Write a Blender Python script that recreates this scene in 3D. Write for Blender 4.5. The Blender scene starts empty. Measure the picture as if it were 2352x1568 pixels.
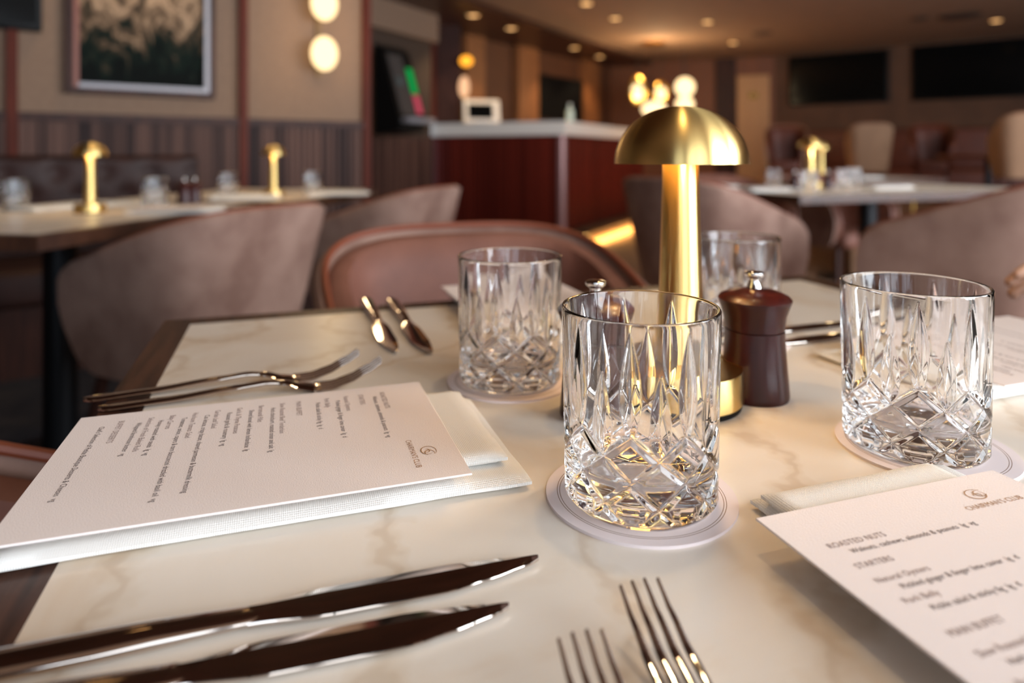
import bpy, math, random
from math import sin, cos, pi, radians, sqrt, atan2
from mathutils import Vector, Matrix, noise

S = bpy.context.scene
COL = S.collection
random.seed(7)

# ------------------------------------------------------------------ camera
FPX, CX, HY, CAMZ, TZ = 1560.0, 1176.0, 352.0, 0.929, 0.75
cam_d = bpy.data.cameras.new('camera')
cam = bpy.data.objects.new('camera', cam_d)
COL.objects.link(cam)
cam.location = (0, 0, CAMZ)
cam.rotation_euler = (pi / 2, 0, 0)
cam_d.sensor_width = 36.0
cam_d.lens = FPX / 2352 * 36
cam_d.shift_y = -(784 - HY) / 2352
cam_d.clip_start = 0.01
cam_d.dof.use_dof = True
cam_d.dof.focus_distance = 0.36
cam_d.dof.aperture_fstop = 4.4
S.camera = cam

# ------------------------------------------------------------------ view, world, sky
S.view_settings.view_transform = 'Standard'
S.view_settings.look = 'None'
S.view_settings.gamma = 1
S.view_settings.use_curve_mapping = False
S.view_settings.exposure = 0.12
S.cycles.max_bounces = 32
S.cycles.transmission_bounces = 32
S.cycles.glossy_bounces = 6
S.cycles.diffuse_bounces = 4
S.cycles.sample_clamp_indirect = 10.0
S.cycles.use_denoising = True
w = bpy.data.worlds.new('sky')
S.world = w
w.use_nodes = True
w.node_tree.nodes['Background'].inputs[0].default_value = (0.62, 0.78, 1.0, 1)
w.node_tree.nodes['Background'].inputs[1].default_value = 2.0

WALLDIR = Vector((0.808, 0.589, 0)).normalized()
WALLN = Vector((0.589, -0.808, 0)).normalized()
WIN0 = Vector((1.25, -1.03, 0))


def area_light(name, loc, direction, sx, sy, power, color):
    l = bpy.data.lights.new(name, 'AREA')
    l.shape = 'RECTANGLE'
    l.size, l.size_y = sx, sy
    l.energy = power
    l.color = color
    o = bpy.data.objects.new(name, l)
    COL.objects.link(o)
    o.location = loc
    o.rotation_euler = Vector(direction).to_track_quat('-Z', 'Z').to_euler()
    return o


# daylight in the window openings behind and to the right of the camera
for t, pw in ((-2.6, 9), (-0.9, 24), (0.8, 92), (2.5, 140), (4.2, 110), (5.9, 50)):
    p = WIN0 + WALLDIR * t + WALLN * 0.12
    area_light('window_daylight', (p.x, p.y, 1.45), -WALLN, 1.4, 1.86, pw, (0.88, 0.94, 1.0))


def point_light(name, loc, power, color, r=0.03, spot=None):
    l = bpy.data.lights.new(name, 'SPOT' if spot else 'POINT')
    l.energy = power
    l.color = color
    l.shadow_soft_size = r
    if spot:
        l.spot_size = spot
        l.spot_blend = 0.6
    o = bpy.data.objects.new(name, l)
    COL.objects.link(o)
    o.location = loc
    return o


# ------------------------------------------------------------------ helpers: pixels -> places
def at(px, py, Y):
    return Vector(((px - CX) / FPX * Y, Y, CAMZ - (py - HY) / FPX * Y))


def on(px, py, z):
    return at(px, py, FPX * (CAMZ - z) / (py - HY))


# ------------------------------------------------------------------ materials
def srgb(r, g, b):
    def f(c):
        c /= 255
        return c / 12.92 if c <= 0.04045 else ((c + 0.055) / 1.055) ** 2.4
    return (f(r), f(g), f(b), 1)


def mat(name, col, rough=0.5, metal=0.0, spec=0.5, **kw):
    m = bpy.data.materials.new(name)
    m.use_nodes = True
    nt = m.node_tree
    b = nt.nodes['Principled BSDF']
    b.inputs['Base Color'].default_value = col
    b.inputs['Roughness'].default_value = rough
    b.inputs['Metallic'].default_value = metal
    b.inputs['Specular IOR Level'].default_value = spec
    for k, v in kw.items():
        b.inputs[k.replace('_', ' ')].default_value = v
    return m


def nodes(m):
    return m.node_tree.nodes, m.node_tree.links, m.node_tree.nodes['Principled BSDF']


def coords(m, scale=(1, 1, 1), rot=(0, 0, 0), kind='Object'):
    N, L, b = nodes(m)
    tc = N.new('ShaderNodeTexCoord')
    mp = N.new('ShaderNodeMapping')
    mp.inputs['Scale'].default_value = scale
    mp.inputs['Rotation'].default_value = rot
    L.new(tc.outputs[kind], mp.inputs['Vector'])
    return mp.outputs['Vector']


def tex(m, vec, kind='Noise', **kw):
    N, L, b = nodes(m)
    t = N.new('ShaderNodeTex' + kind)
    for k, v in kw.items():
        if k in t.inputs:
            t.inputs[k].default_value = v
        else:
            setattr(t, k, v)
    L.new(vec, t.inputs['Vector'])
    return t


def ramp(m, fac, stops):
    N, L, b = nodes(m)
    r = N.new('ShaderNodeValToRGB')
    e = r.color_ramp.elements
    while len(e) < len(stops):
        e.new(0.5)
    for i, (p, c) in enumerate(stops):
        e[i].position = p
        e[i].color = c
    L.new(fac, r.inputs['Fac'])
    return r.outputs['Color']


def bump(m, height, strength, dist=0.001):
    N, L, b = nodes(m)
    bp = N.new('ShaderNodeBump')
    bp.inputs['Strength'].default_value = strength
    bp.inputs['Distance'].default_value = dist
    L.new(height, bp.inputs['Height'])
    L.new(bp.outputs['Normal'], b.inputs['Normal'])
    return bp


def base(m, colsock):
    N, L, b = nodes(m)
    L.new(colsock, b.inputs['Base Color'])


def noisy(name, c1, c2, scale, rough=0.6, bmp=0.0, bscale=None, lo=0.35, hi=0.65, stretch=(1, 1, 1), dist=0.001, **kw):
    m = mat(name, c1, rough, **kw)
    v = coords(m, stretch)
    t = tex(m, v, Scale=scale, Detail=5.0, Roughness=0.6)
    base(m, ramp(m, t.outputs['Fac'], [(lo, c1), (hi, c2)]))
    if bmp:
        t2 = tex(m, v, Scale=bscale or scale * 4, Detail=4.0)
        bump(m, t2.outputs['Fac'], bmp, dist)
    return m


def emit(name, col, strength):
    m = bpy.data.materials.new(name)
    m.use_nodes = True
    N = m.node_tree.nodes
    N.clear()
    e = N.new('ShaderNodeEmission')
    e.inputs[0].default_value = col
    e.inputs[1].default_value = strength
    o = N.new('ShaderNodeOutputMaterial')
    m.node_tree.links.new(e.outputs[0], o.inputs[0])
    return m


# marble
M_marble = mat('cream_marble', srgb(232, 214, 192), 0.32, spec=0.45)
_v = coords(M_marble, (1, 1, 1), (0, 0, 0.5))
_n0 = tex(M_marble, _v, Scale=4.5, Detail=6.0, Roughness=0.55, Distortion=1.4)
_N, _L, _b = nodes(M_marble)
_w = tex(M_marble, _v, 'Wave', Scale=3.4, Distortion=9.0, Detail=5.0)
_w.inputs['Detail Scale'].default_value = 1.6
_w.inputs['Detail Roughness'].default_value = 0.6
_vein = ramp(M_marble, _w.outputs['Fac'], [(0.0, srgb(206, 184, 152)), (0.03, srgb(232, 220, 202)), (0.16, srgb(246, 241, 234))])
_cl = ramp(M_marble, _n0.outputs['Fac'], [(0.30, srgb(224, 206, 184)), (0.48, srgb(239, 232, 222)), (0.7, srgb(243, 238, 231))])
_mx = _N.new('ShaderNodeMix')
_mx.data_type = 'RGBA'
_mx.blend_type = 'MULTIPLY'
_mx.inputs['Factor'].default_value = 0.5
_L.new(_cl, _mx.inputs['A'])
_L.new(_vein, _mx.inputs['B'])
_L.new(_mx.outputs['Result'], _b.inputs['Base Color'])

M_wood = noisy('dark_walnut', srgb(44, 25, 18), srgb(80, 49, 34), 9, 0.42, 0.15, stretch=(14, 1, 1))
M_woodv = noisy('dark_walnut_upright', srgb(40, 20, 15), srgb(66, 36, 26), 6, 0.5, spec=0.2, stretch=(8, 8, 0.6))
M_redwood = noisy('red_mahogany_trim', srgb(72, 26, 13), srgb(94, 36, 18), 6, 0.55, spec=0.15, stretch=(8, 8, 0.6))
M_black = mat('black_plastic', srgb(10, 10, 11), 0.5, spec=0.15)
M_iron = mat('black_steel', srgb(24, 25, 28), 0.4, 0.6)
M_screen = mat('dark_screen', srgb(6, 8, 9), 0.15, spec=0.2)


def brushed(name, col, rough, aniso):
    m = mat(name, col, rough, 1.0)
    N, L, b = nodes(m)
    b.inputs['Anisotropic'].default_value = aniso
    b.inputs['Anisotropic Rotation'].default_value = 0.25
    t = N.new('ShaderNodeTangent')
    t.direction_type = 'RADIAL'
    t.axis = 'Z'
    L.new(t.outputs[0], b.inputs['Tangent'])
    v = coords(m, (1, 1, 60))
    n = tex(m, v, Scale=14.0, Detail=3.0)
    bump(m, n.outputs['Fac'], 0.05, 0.0004)
    return m


M_brass = brushed('brushed_brass', srgb(236, 204, 132), 0.33, 0.9)
M_brassp = mat('polished_brass', srgb(214, 170, 92), 0.2, 1.0)
M_steel = mat('polished_cutlery_steel', srgb(206, 196, 188), 0.06, 1.0)
M_chrome = mat('chrome', srgb(225, 222, 218), 0.06, 1.0)
M_millwood = noisy('dark_cherry_mill_wood', srgb(40, 11, 11), srgb(62, 19, 16), 8, 0.34, stretch=(6, 6, 0.7), spec=0.28)
M_millwood.node_tree.nodes['Principled BSDF'].inputs['Coat Weight'].default_value = 0.08

M_glass = bpy.data.materials.new('cut_crystal')
M_glass.use_nodes = True
_b = M_glass.node_tree.nodes['Principled BSDF']
_b.inputs['Base Color'].default_value = (1, 1, 1, 1)
_b.inputs['Roughness'].default_value = 0.0
_b.inputs['IOR'].default_value = 1.53
_b.inputs['Transmission Weight'].default_value = 1.0


def linen(name, c, scale=4000, ang=0.0):
    m = mat(name, c, 0.9, spec=0.15)
    N, L, b = nodes(m)
    v = coords(m, (1, 1, 1), (0, 0, ang))
    a = tex(m, v, 'Wave', Scale=scale / 6.28 * 0.5, Distortion=0.6, Detail=1.0)
    a.bands_direction = 'X'
    c2 = tex(m, v, 'Wave', Scale=scale / 6.28 * 0.5, Distortion=0.6, Detail=1.0)
    c2.bands_direction = 'Y'
    mx = N.new('ShaderNodeMath')
    mx.operation = 'MULTIPLY'
    L.new(a.outputs['Fac'], mx.inputs[0])
    L.new(c2.outputs['Fac'], mx.inputs[1])
    bump(m, mx.outputs[0], 0.6, 0.0004)
    return m


M_linen = linen('white_linen', srgb(240, 238, 233))
M_card = mat('pale_pink_card_stock', srgb(243, 232, 228), 0.8, spec=0.2)
_v = coords(M_card, (1, 1.6, 1))
_t = tex(M_card, _v, Scale=900.0, Detail=3.0)
bump(M_card, _t.outputs['Fac'], 0.35, 0.0005)
M_ink = mat('dark_brown_ink', srgb(92, 72, 68), 0.8)
M_ink2 = mat('grey_brown_ink', srgb(150, 128, 122), 0.8)
M_gold = mat('gold_print', srgb(190, 150, 112), 0.5, 0.3)
M_coaster = mat('blush_coaster_board', srgb(238, 226, 226), 0.75, spec=0.2)
M_ring = mat('brown_printed_line', srgb(150, 124, 108), 0.7)

M_suede = noisy('taupe_suede', srgb(126, 97, 86), srgb(156, 127, 114), 7, 0.95, 0.2, 300, spec=0.15)
M_leather = noisy('brown_leather', srgb(112, 70, 57), srgb(128, 82, 67), 10, 0.62, 0.15, 200)
M_tan = noisy('tan_leather', srgb(120, 62, 40), srgb(138, 74, 48), 10, 0.42, 0.15, 200)
M_pipe = mat('copper_brown_piping', srgb(128, 66, 44), 0.45)
M_dkleather = noisy('dark_brown_leather', srgb(44, 26, 22), srgb(60, 36, 30), 8, 0.5, 0.1, 150, spec=0.25)
M_wallp = noisy('taupe_wall_fabric', srgb(124, 98, 80), srgb(132, 106, 86), 40, 0.9, 0.2, 400)
M_panel = noisy('grey_brown_fluted_panel', srgb(42, 26, 24), srgb(98, 70, 60), 3.0, 0.5, stretch=(5, 5, 0.05), lo=0.4, hi=0.6, spec=0.12)
M_bar = noisy('dark_red_fluted_bar_front', srgb(54, 14, 10), srgb(122, 42, 28), 3.0, 0.4, spec=0.2, stretch=(12, 12, 0.05))
M_stone = mat('white_stone_counter', srgb(236, 226, 214), 0.35)
M_backbar = noisy('brown_back_bar_wall', srgb(84, 48, 26), srgb(98, 56, 30), 5, 0.7)
M_amber = noisy('amber_veneer_wall', srgb(106, 58, 28), srgb(122, 68, 34), 5, 0.6, stretch=(4, 4, 0.3))
M_ceil = noisy('warm_plaster_ceiling', srgb(142, 112, 90), srgb(150, 120, 98), 4, 0.85)
M_dceil = noisy('dark_wood_ceiling', srgb(52, 28, 19), srgb(70, 38, 26), 6, 0.4)
M_floor = noisy('tan_carpet', srgb(120, 88, 64), srgb(138, 102, 76), 60, 0.95, 0.4, 300)
M_carpet = noisy('dark_patterned_carpet', srgb(30, 30, 38), srgb(56, 50, 54), 8, 0.98, 0.4, 300)
M_door = noisy('tan_door_veneer', srgb(176, 126, 76), srgb(186, 136, 84), 5, 0.5, stretch=(5, 5, 0.3))
M_beige = noisy('beige_fabric', srgb(150, 116, 90), srgb(162, 126, 98), 8, 0.9)
M_orange = noisy('rust_orange_leather', srgb(84, 36, 18), srgb(98, 42, 20), 8, 0.5)
M_silver = mat('silver_frame', srgb(150, 146, 150), 0.5, 0.3)
M_skin = mat('skin', srgb(226, 178, 150), 0.5, Subsurface_Weight=0.15)
M_skin.node_tree.nodes['Principled BSDF'].inputs['Subsurface Radius'].default_value = (0.01, 0.004, 0.002)
M_sleeve = noisy('dark_sleeve_fabric', srgb(40, 30, 30), srgb(54, 42, 40), 30, 0.9)
WARM = (1.0, 0.72, 0.40)
E_globe = emit('warm_opal_globe', (1.0, 0.70, 0.36, 1), 2.1)
E_down = emit('warm_downlight', (1.0, 0.54, 0.21, 1), 2.2)
E_bulb = emit('warm_lamp_diffuser', (1.0, 0.6, 0.22, 1), 10.0)
E_strip = emit('amber_light_strip', (1.0, 0.55, 0.16, 1), 5.0)
E_green = emit('green_backlit_panel', (0.0, 0.42, 0.08, 1), 0.75)
E_red = emit('red_backlit_panel', (0.6, 0.08, 0.12, 1), 0.8)
E_sign = emit('pale_screen', (0.4, 0.5, 0.5, 1), 0.12)


# ------------------------------------------------------------------ mesh helpers
class MB:
    def __init__(self):
        self.v, self.f, self.mi = [], [], []

    def add(self, verts, faces, mi=0):
        o = len(self.v)
        self.v += [tuple(p) for p in verts]
        self.f += [tuple(i + o for i in f) for f in faces]
        self.mi += [mi] * len(faces)
        return self

    def box(self, x0, x1, y0, y1, z0, z1, mi=0):
        v = [(x, y, z) for z in (z0, z1) for y in (y0, y1) for x in (x0, x1)]
        f = [(0, 2, 3, 1), (4, 5, 7, 6), (0, 1, 5, 4), (2, 6, 7, 3), (0, 4, 6, 2), (1, 3, 7, 5)]
        return self.add(v, f, mi)

    def bbox(self, x0, x1, y0, y1, z0, z1, r=0.004, n=3, mi=0):
        """box with rounded upright and horizontal edges"""
        hx, hy = (x1 - x0) / 2, (y1 - y0) / 2
        cx, cy = (x0 + x1) / 2, (y0 + y1) / 2
        r = min(r, hx * .99, hy * .99, (z1 - z0) / 2 * .99)
        rows = []
        for k in range(n + 1):
            a = pi / 2 * k / n
            rows.append((z0 + r - r * cos(a), r - r * sin(a)))
        for k in range(n + 1):
            a = pi / 2 * k / n
            rows.append((z1 - r + r * sin(a), r - r * cos(a)))
        rings = []
        for z, ins in rows:
            ring = []
            rr = max(r - ins, 1e-5)
            for (sx, sy, a0) in ((1, 1, 0), (-1, 1, pi / 2), (-1, -1, pi), (1, -1, 3 * pi / 2)):
                for k in range(n + 1):
                    a = a0 + pi / 2 * k / n
                    ring.append((cx + sx * (hx - r) + rr * cos(a), cy + sy * (hy - r) + rr * sin(a), z))
            rings.append(ring)
        return self.loft(rings, True, mi)

    def loft(self, rings, caps=True, mi=0, closed=True):
        n = len(rings[0])
        v = [p for r in rings for p in r]
        f = []
        for i in range(len(rings) - 1):
            for j in range(n if closed else n - 1):
                k = (j + 1) % n
                f.append((i * n + j, i * n + k, (i + 1) * n + k, (i + 1) * n + j))
        if caps:
            f.append(tuple(range(n))[::-1])
            f.append(tuple((len(rings) - 1) * n + j for j in range(n)))
        return self.add(v, f, mi)

    def lathe(self, prof, n=48, caps=True, c=(0, 0, 0), mi=0):
        rings = [[(c[0] + r * cos(2 * pi * j / n), c[1] + r * sin(2 * pi * j / n), c[2] + z) for j in range(n)] for r, z in prof]
        return self.loft(rings, caps, mi)

    def tube(self, path, r, n=10, caps=True, mi=0, flat=None):
        path = [Vector(p) for p in path]
        rs = r if isinstance(r, (list, tuple)) else [r] * len(path)
        rings = []
        up = Vector((0, 0, 1))
        for i, p in enumerate(path):
            d = (path[min(i + 1, len(path) - 1)] - path[max(i - 1, 0)]).normalized()
            a = d.cross(up)
            if a.length < 1e-3:
                a = d.cross(Vector((1, 0, 0)))
            a.normalize()
            b = a.cross(d).normalized()
            fl = flat if flat else 1.0
            rings.append([tuple(p + a * (rs[i] * cos(2 * pi * j / n)) + b * (rs[i] * fl * sin(2 * pi * j / n))) for j in range(n)])
        return self.loft(rings, caps, mi)

    def sphere(self, c, rx, ry=None, rz=None, n=24, m=14, mi=0):
        ry = ry or rx
        rz = rz or rx
        rings = []
        for i in range(m + 1):
            a = -pi / 2 + pi * (0.02 + 0.96 * i / m)
            rings.append([(c[0] + rx * cos(a) * cos(2 * pi * j / n), c[1] + ry * cos(a) * sin(2 * pi * j / n), c[2] + rz * sin(a)) for j in range(n)])
        return self.loft(rings, True, mi)

    def xf(self, M):
        self.v = [tuple(M @ Vector(p)) for p in self.v]
        return self

    def build(self, name, mats, parent=None, smooth=True, angle=35, loc=None, rz=None):
        me = bpy.data.meshes.new(name)
        me.from_pydata(self.v, [], self.f)
        for m in (mats if isinstance(mats, (list, tuple)) else [mats]):
            me.materials.append(m)
        if any(self.mi):
            me.polygons.foreach_set('material_index', self.mi)
        import bmesh
        bm = bmesh.new()
        bm.from_mesh(me)
        bmesh.ops.recalc_face_normals(bm, faces=bm.faces)
        bm.to_mesh(me)
        bm.free()
        if smooth:
            me.shade_smooth()
            me.set_sharp_from_angle(angle=radians(angle))
        o = bpy.data.objects.new(name, me)
        COL.objects.link(o)
        if parent:
            o.parent = parent
        if loc is not None:
            o.location = loc
        if rz is not None:
            o.rotation_euler = (0, 0, rz)
        return o


def thing(name, label, cat, loc=(0, 0, 0), rz=0, group=None):
    o = bpy.data.objects.new(name, None)
    o.empty_display_size = 0.05
    COL.objects.link(o)
    o.location = loc
    o.rotation_euler = (0, 0, rz)
    return tag(o, label, cat, group)


def tag(o, label, cat, group=None):
    o['label'] = label
    o['category'] = cat
    if group:
        o['group'] = group
    return o


def struct(o):
    o['kind'] = 'structure'
    return o


KIDS = {}


def kids(o):
    return [c for c in COL.objects if c.parent == o]


def dup(root, loc, rz, label, group=None, scale=None):
    r = root.copy()
    COL.objects.link(r)
    r.location = loc
    r.rotation_euler = (0, 0, rz)
    r['label'] = label
    if group:
        r['group'] = group
    if scale:
        r.scale = (scale,) * 3 if not isinstance(scale, tuple) else scale
    for ch in kids(root):
        c = ch.copy()
        COL.objects.link(c)
        c.parent = r
        for g in kids(ch):
            d = g.copy()
            COL.objects.link(d)
            d.parent = c
    return r


def place(o, loc, rz):
    o.location = loc
    o.rotation_euler = (0, 0, rz)


def wall_box(name, p, q, z0, z1, th, m, side=1):
    """upright slab from p to q (plan), thickness th to the left (side=1) or right"""
    p, q = Vector((p[0], p[1], 0)), Vector((q[0], q[1], 0))
    d = q - p
    b = MB().box(0, d.length, 0, th * side, z0, z1) if side > 0 else MB().box(0, d.length, -th, 0, z0, z1)
    return b.build(name, m, smooth=False, loc=(p.x, p.y, 0), rz=atan2(d.y, d.x))


# ------------------------------------------------------------------ the room shell
A0 = Vector((-2.39, 3.19, 0))          # wall point seen at the left frame edge
ENDW = A0 + WALLDIR * 1.80             # free end of the left wall


def wp(s, off=0.0, z=0.0):             # a point along the left wall, off = out of it into the room
    p = A0 + WALLDIR * s + WALLN * off
    return Vector((p.x, p.y, z))


def wall_s(px):                        # where the line of sight at column px meets the left wall
    k = (px - CX) / FPX
    return (k * A0.y - A0.x) / (WALLDIR.x - k * WALLDIR.y)


WRZ = atan2(WALLDIR.y, WALLDIR.x)


def on_wall(name, m, s0, s1, z0, z1, o0, o1, parent=None, smooth=False):
    b = MB().box(s0, s1, -o1, -o0, z0, z1)
    if parent:
        return b.build(name, m, parent, smooth)
    return b.build(name, m, None, smooth, loc=A0, rz=WRZ)


CEILZ = 2.5
flr = struct(MB().add([(-7, -6, 0), (12, -6, 0), (12, 15, 0), (-7, 15, 0)], [(0, 1, 2, 3)]).build('floor', M_floor, smooth=False))
cp = struct(MB().box(-4.5, -0.05, -0.5, 4.6, 0.0, 0.006).build('floor_carpet', M_carpet, smooth=False))
cl = struct(MB().box(-7, 12, -6, 15, CEILZ, CEILZ + 0.1).build('ceiling', M_ceil, smooth=False))
sof = [(-0.34 - 2.54 * 0.9, 7.0 - 4.36 * 0.9), (2.2 + 2.54 * 0.3, 11.36 + 4.36 * 0.3), (-3, 15), (-6, 6)]
pn = [(-3.6, 0.2), (3.0, 0.2), (3.0, 5.4), (-3.6, 5.4)]
struct(MB().loft([[(x, y, CEILZ - 0.05) for x, y in pn], [(x, y, CEILZ - 0.001) for x, y in pn]]).build('ceiling_reflection_panel', M_dceil, smooth=False))  # unseen dark panel, added so the knives and glasses reflect a darker ceiling
struct(MB().loft([[(x, y, CEILZ - 0.05) for x, y in sof], [(x, y, CEILZ - 0.001) for x, y in sof]]).build('ceiling_soffit', M_dceil, smooth=False))

wl = struct(on_wall('wall_left', M_wallp, -3.5, 1.80, 0, CEILZ, -0.12, 0.0))
struct(on_wall('trim_1', M_panel, -3.5, 1.80, 0.0, 1.085, 0.001, 0.014))
# flutes of the wainscot as real battens
bt = MB()
s = -1.2
while s < 1.79:
    bt.box(s, s + 0.022, -0.024, -0.014, 0.1, 1.085)
    s += 0.036
struct(bt.build('trim_2', M_panel, None, False, loc=A0, rz=WRZ))
struct(on_wall('trim_3', M_woodv, -3.5, 1.80, 1.085, 1.125, 0.001, 0.035))
for k, px in enumerate((28, 556, 838)):
    sc = wall_s(px)
    struct(on_wall('trim_%d' % (4 + k), M_redwood, sc - 0.022, sc + 0.022, 0.0, CEILZ, 0.001, 0.042))
struct(on_wall('baseboard_left', M_woodv, -3.5, 1.80, 0.0, 0.1, 0.0245, 0.034))
# return wall, niche wall, column
N0, N1 = at(800, 60, 6.35), at(990, 90, 7.55)
struct(wall_box('wall_return', ENDW, (N0.x, N0.y), 0, CEILZ, 0.12, M_wallp))
nd = (N1 - N0); nd.z = 0
nrz = atan2(nd.y, nd.x)
nlen = nd.length
struct(MB().box(0, nlen, 0, 0.12, 0, CEILZ).build('wall_niche', mat('dark_brown_niche', srgb(62, 46, 36), 0.8), None, False, loc=(N0.x, N0.y, 0), rz=nrz))
struct(MB().box(0, nlen, -0.10, -0.001, 2.15, CEILZ).build('wall_niche_header', M_wallp, None, False, loc=(N0.x, N0.y, 0), rz=nrz))
struct(MB().box(0, nlen, -0.02, -0.001, 0.0, 1.1).build('trim_8', M_panel, None, False, loc=(N0.x, N0.y, 0), rz=nrz))
c0, c1 = at(985, 0, 8.1), at(1058, 0, 8.05)
struct(MB().box(c0.x, c1.x, 8.06, 8.30, 0, CEILZ).build('column', M_woodv, smooth=False))
struct(MB().box(c0.x - 0.002, c0.x + 0.09, 8.02, 8.058, 0, CEILZ).build('trim_9', M_redwood, smooth=False))

# wall behind the bar, far wall, screen wall, window wall, closing wall
BB0, BB1 = Vector((-0.85, 8.45, 0)), Vector((1.75, 12.0, 0))
struct(wall_box('wall_bar', BB0, BB1, 0, CEILZ, 0.12, M_backbar))
struct(wall_box('wall_back', BB1, (4.25, 11.0), 0, CEILZ, 0.12, M_amber))
F1 = Vector((4.25, 11.0, 0))
FD = Vector((2.42, -1.95, 0)).normalized()
F2 = F1 + FD * 8.4
struct(wall_box('wall_right', F1, F2, 0, CEILZ, 0.12, noisy('brown_screen_wall', srgb(84, 56, 38), srgb(96, 64, 44), 4, 0.8)))
W1 = WIN0 + WALLDIR * (-5.2)
W2 = WIN0 + WALLDIR * 11.6
win_rz = WRZ
ww = MB()
M_winwall = mat('pale_window_wall', srgb(205, 196, 188), 0.8)
struct(MB().box(-5.2, 11.6, -0.10, 0.0, 0, 0.50).build('wall_front', M_winwall, None, False, loc=WIN0, rz=WRZ))
struct(MB().box(-5.2, 11.6, -0.10, 0.0, 2.42, CEILZ).build('wall_front_header', M_winwall, None, False, loc=WIN0, rz=WRZ))
for k, t in enumerate((-2.6, -0.9, 0.8, 2.5, 4.2, 5.9)):
    fr = MB()
    fr.box(t - 0.74, t - 0.70, -0.06, -0.01, 0.501, 2.419)
    fr.box(t + 0.70, t + 0.74, -0.06, -0.01, 0.501, 2.419)
    fr.box(t - 0.70, t + 0.70, -0.06, -0.01, 0.501, 0.54)
    fr.box(t - 0.70, t + 0.70, -0.06, -0.01, 2.38, 2.419)
    fr.box(t - 0.02, t + 0.02, -0.05, -0.015, 0.54, 2.38)
    struct(fr.build('window_%d' % (k + 1), M_iron, None, False, loc=WIN0, rz=WRZ))
pl = MB()
for t0, t1 in ((-5.2, -3.34), (-1.86, -1.64), (-0.16, 0.06), (1.54, 1.76), (3.24, 3.46), (4.94, 5.16), (6.64, 11.6)):
    pl.box(t0, t1, -0.10, 0.0, 0.5, 2.42)
struct(pl.build('wall_front_piers', M_winwall, None, False, loc=WIN0, rz=WRZ))
WS = A0 + WALLDIR * (-3.5)
struct(wall_box('wall_near', W1, WS, 0, CEILZ, 0.12, M_wallp))
# raised floor of the far right seating area
pf = [(2.5, 5.0), (7.5, 2.9), (9.0, 6.6), (4.3, 10.6), (3.3, 9.5)]
struct(MB().loft([[(x, y, 0.0) for x, y in pf], [(x, y, 0.28) for x, y in pf]]).build('floor_platform', M_floor, smooth=False))

# ------------------------------------------------------------------ dining tables
ANG = radians(18.5)
U = Vector((cos(ANG), sin(ANG), 0))
V = Vector((-sin(ANG), cos(ANG), 0))
P0 = on(437, 745, TZ)                   # far left marble corner
TH = 0.392                              # half of the marble
C0 = P0 + U * TH - V * TH
C0.z = 0


def uv(u, v, z=TZ):
    p = C0 + U * u + V * v
    return Vector((p.x, p.y, z))


def make_table(hx, hy, label, loc, rz, border=0.028, wood=M_wood):
    t = thing('dining_table', label, 'table', loc, rz, 'dining tables')
    MB().box(-hx, hx, -hy, hy, TZ - 0.02, TZ).build('marble_top', M_marble, t, False)
    b = MB()
    bx, by = hx + border, hy + border
    th = 0.034
    for (x0, x1, y0, y1) in ((-bx, -hx, -by, by), (hx, bx, -by, by), (-hx, hx, hy, by), (-hx, hx, -by, -hy)):
        b.box(x0, x1, y0, y1, TZ - th, TZ)
    b.box(-hx, hx, -hy, hy, TZ - th, TZ - 0.0205)
    b.build('wood_border', wood, t, False)
    MB().lathe([(0.045, 0.016), (0.045, TZ - th - 0.008), (0.16, TZ - th - 0.007), (0.16, TZ - th)], 28).build('pedestal', M_iron, t)
    MB().lathe([(0.26, 0.0), (0.26, 0.01), (0.24, 0.016), (0.05, 0.017)], 40).build('base_plate', M_iron, t)
    return t


make_table(TH, TH, 'square cream marble table with dark wood border in the foreground', C0, ANG)
T1D = Vector((sin(radians(8)), cos(radians(8)), 0))
T1L = Vector((-cos(radians(8)), sin(radians(8)), 0))
t1c = on(77, 541, TZ) + T1L * 0.37 + T1D * 0.49
t1c.z = 0
make_table(0.36, 0.47, 'marble table beside the tufted banquette at the left edge', t1c, -radians(8))
t2c = Vector((-0.70, 3.36, 0)) + T1L * 0.37 - T1D * 0.42
make_table(0.36, 0.42, 'farther marble table along the left wall below the wall sconce', t2c, -radians(8))
t3k = on(1838, 450, TZ)
t3c = t3k + U * 0.78 + V * 0.40
t3c.z = 0
make_table(0.75, 0.37, 'long marble table at right between two taupe chairs', t3c, ANG)
t4c = Vector((2.55, 5.05, 0))
make_table(0.40, 0.37, 'distant marble table behind the long right hand table', t4c, ANG)

# ------------------------------------------------------------------ crystal tumblers
GH, GR = 0.098, 0.041


def cut_depth(th, z):
    """depth of the cut pattern at angle th, height z"""
    P = radians(40)
    d = 0.0
    # crossed diagonal wedge cuts
    a = th / radians(20)
    h = (z - 0.0437) / 0.0112
    if z < 0.052 and z > 0.003:
        for f in ((a + h) / 2, (a - h) / 2):
            x = abs(f - round(f)) * 2 * 0.0112 * 0.78
            wdt = 0.0024
            if x < wdt:
                if z > 0.0442:
                    pass
                else:
                    d = max(d, 0.0017 * (1 - x / wdt))
    # upright leaf cuts, tall and short by turns
    for off, zb, zt in ((0.0, 0.0432, 0.0935), (radians(20), 0.0322, 0.0735)):
        k = (th - off) / P
        x = abs(k - round(k)) * P * GR
        if zb < z < zt:
            s_ = (z - zb) / (zt - zb)
            wdt = 0.0051 * (sin(pi * s_ ** 0.72) ** 0.9)
            if wdt > 1e-5 and x < wdt:
                d = max(d, 0.0021 * (wdt / 0.0051) ** 0.8 * (1 - (x / wdt) ** 1.4))
    # lower star facets
    if 0.003 < z < 0.0105:
        k = (th - radians(10)) / radians(20)
        x = abs(k - round(k)) * radians(20) * GR
        if x < 0.003:
            d = max(d, 0.0012 * (1 - x / 0.003))
    return d


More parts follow.
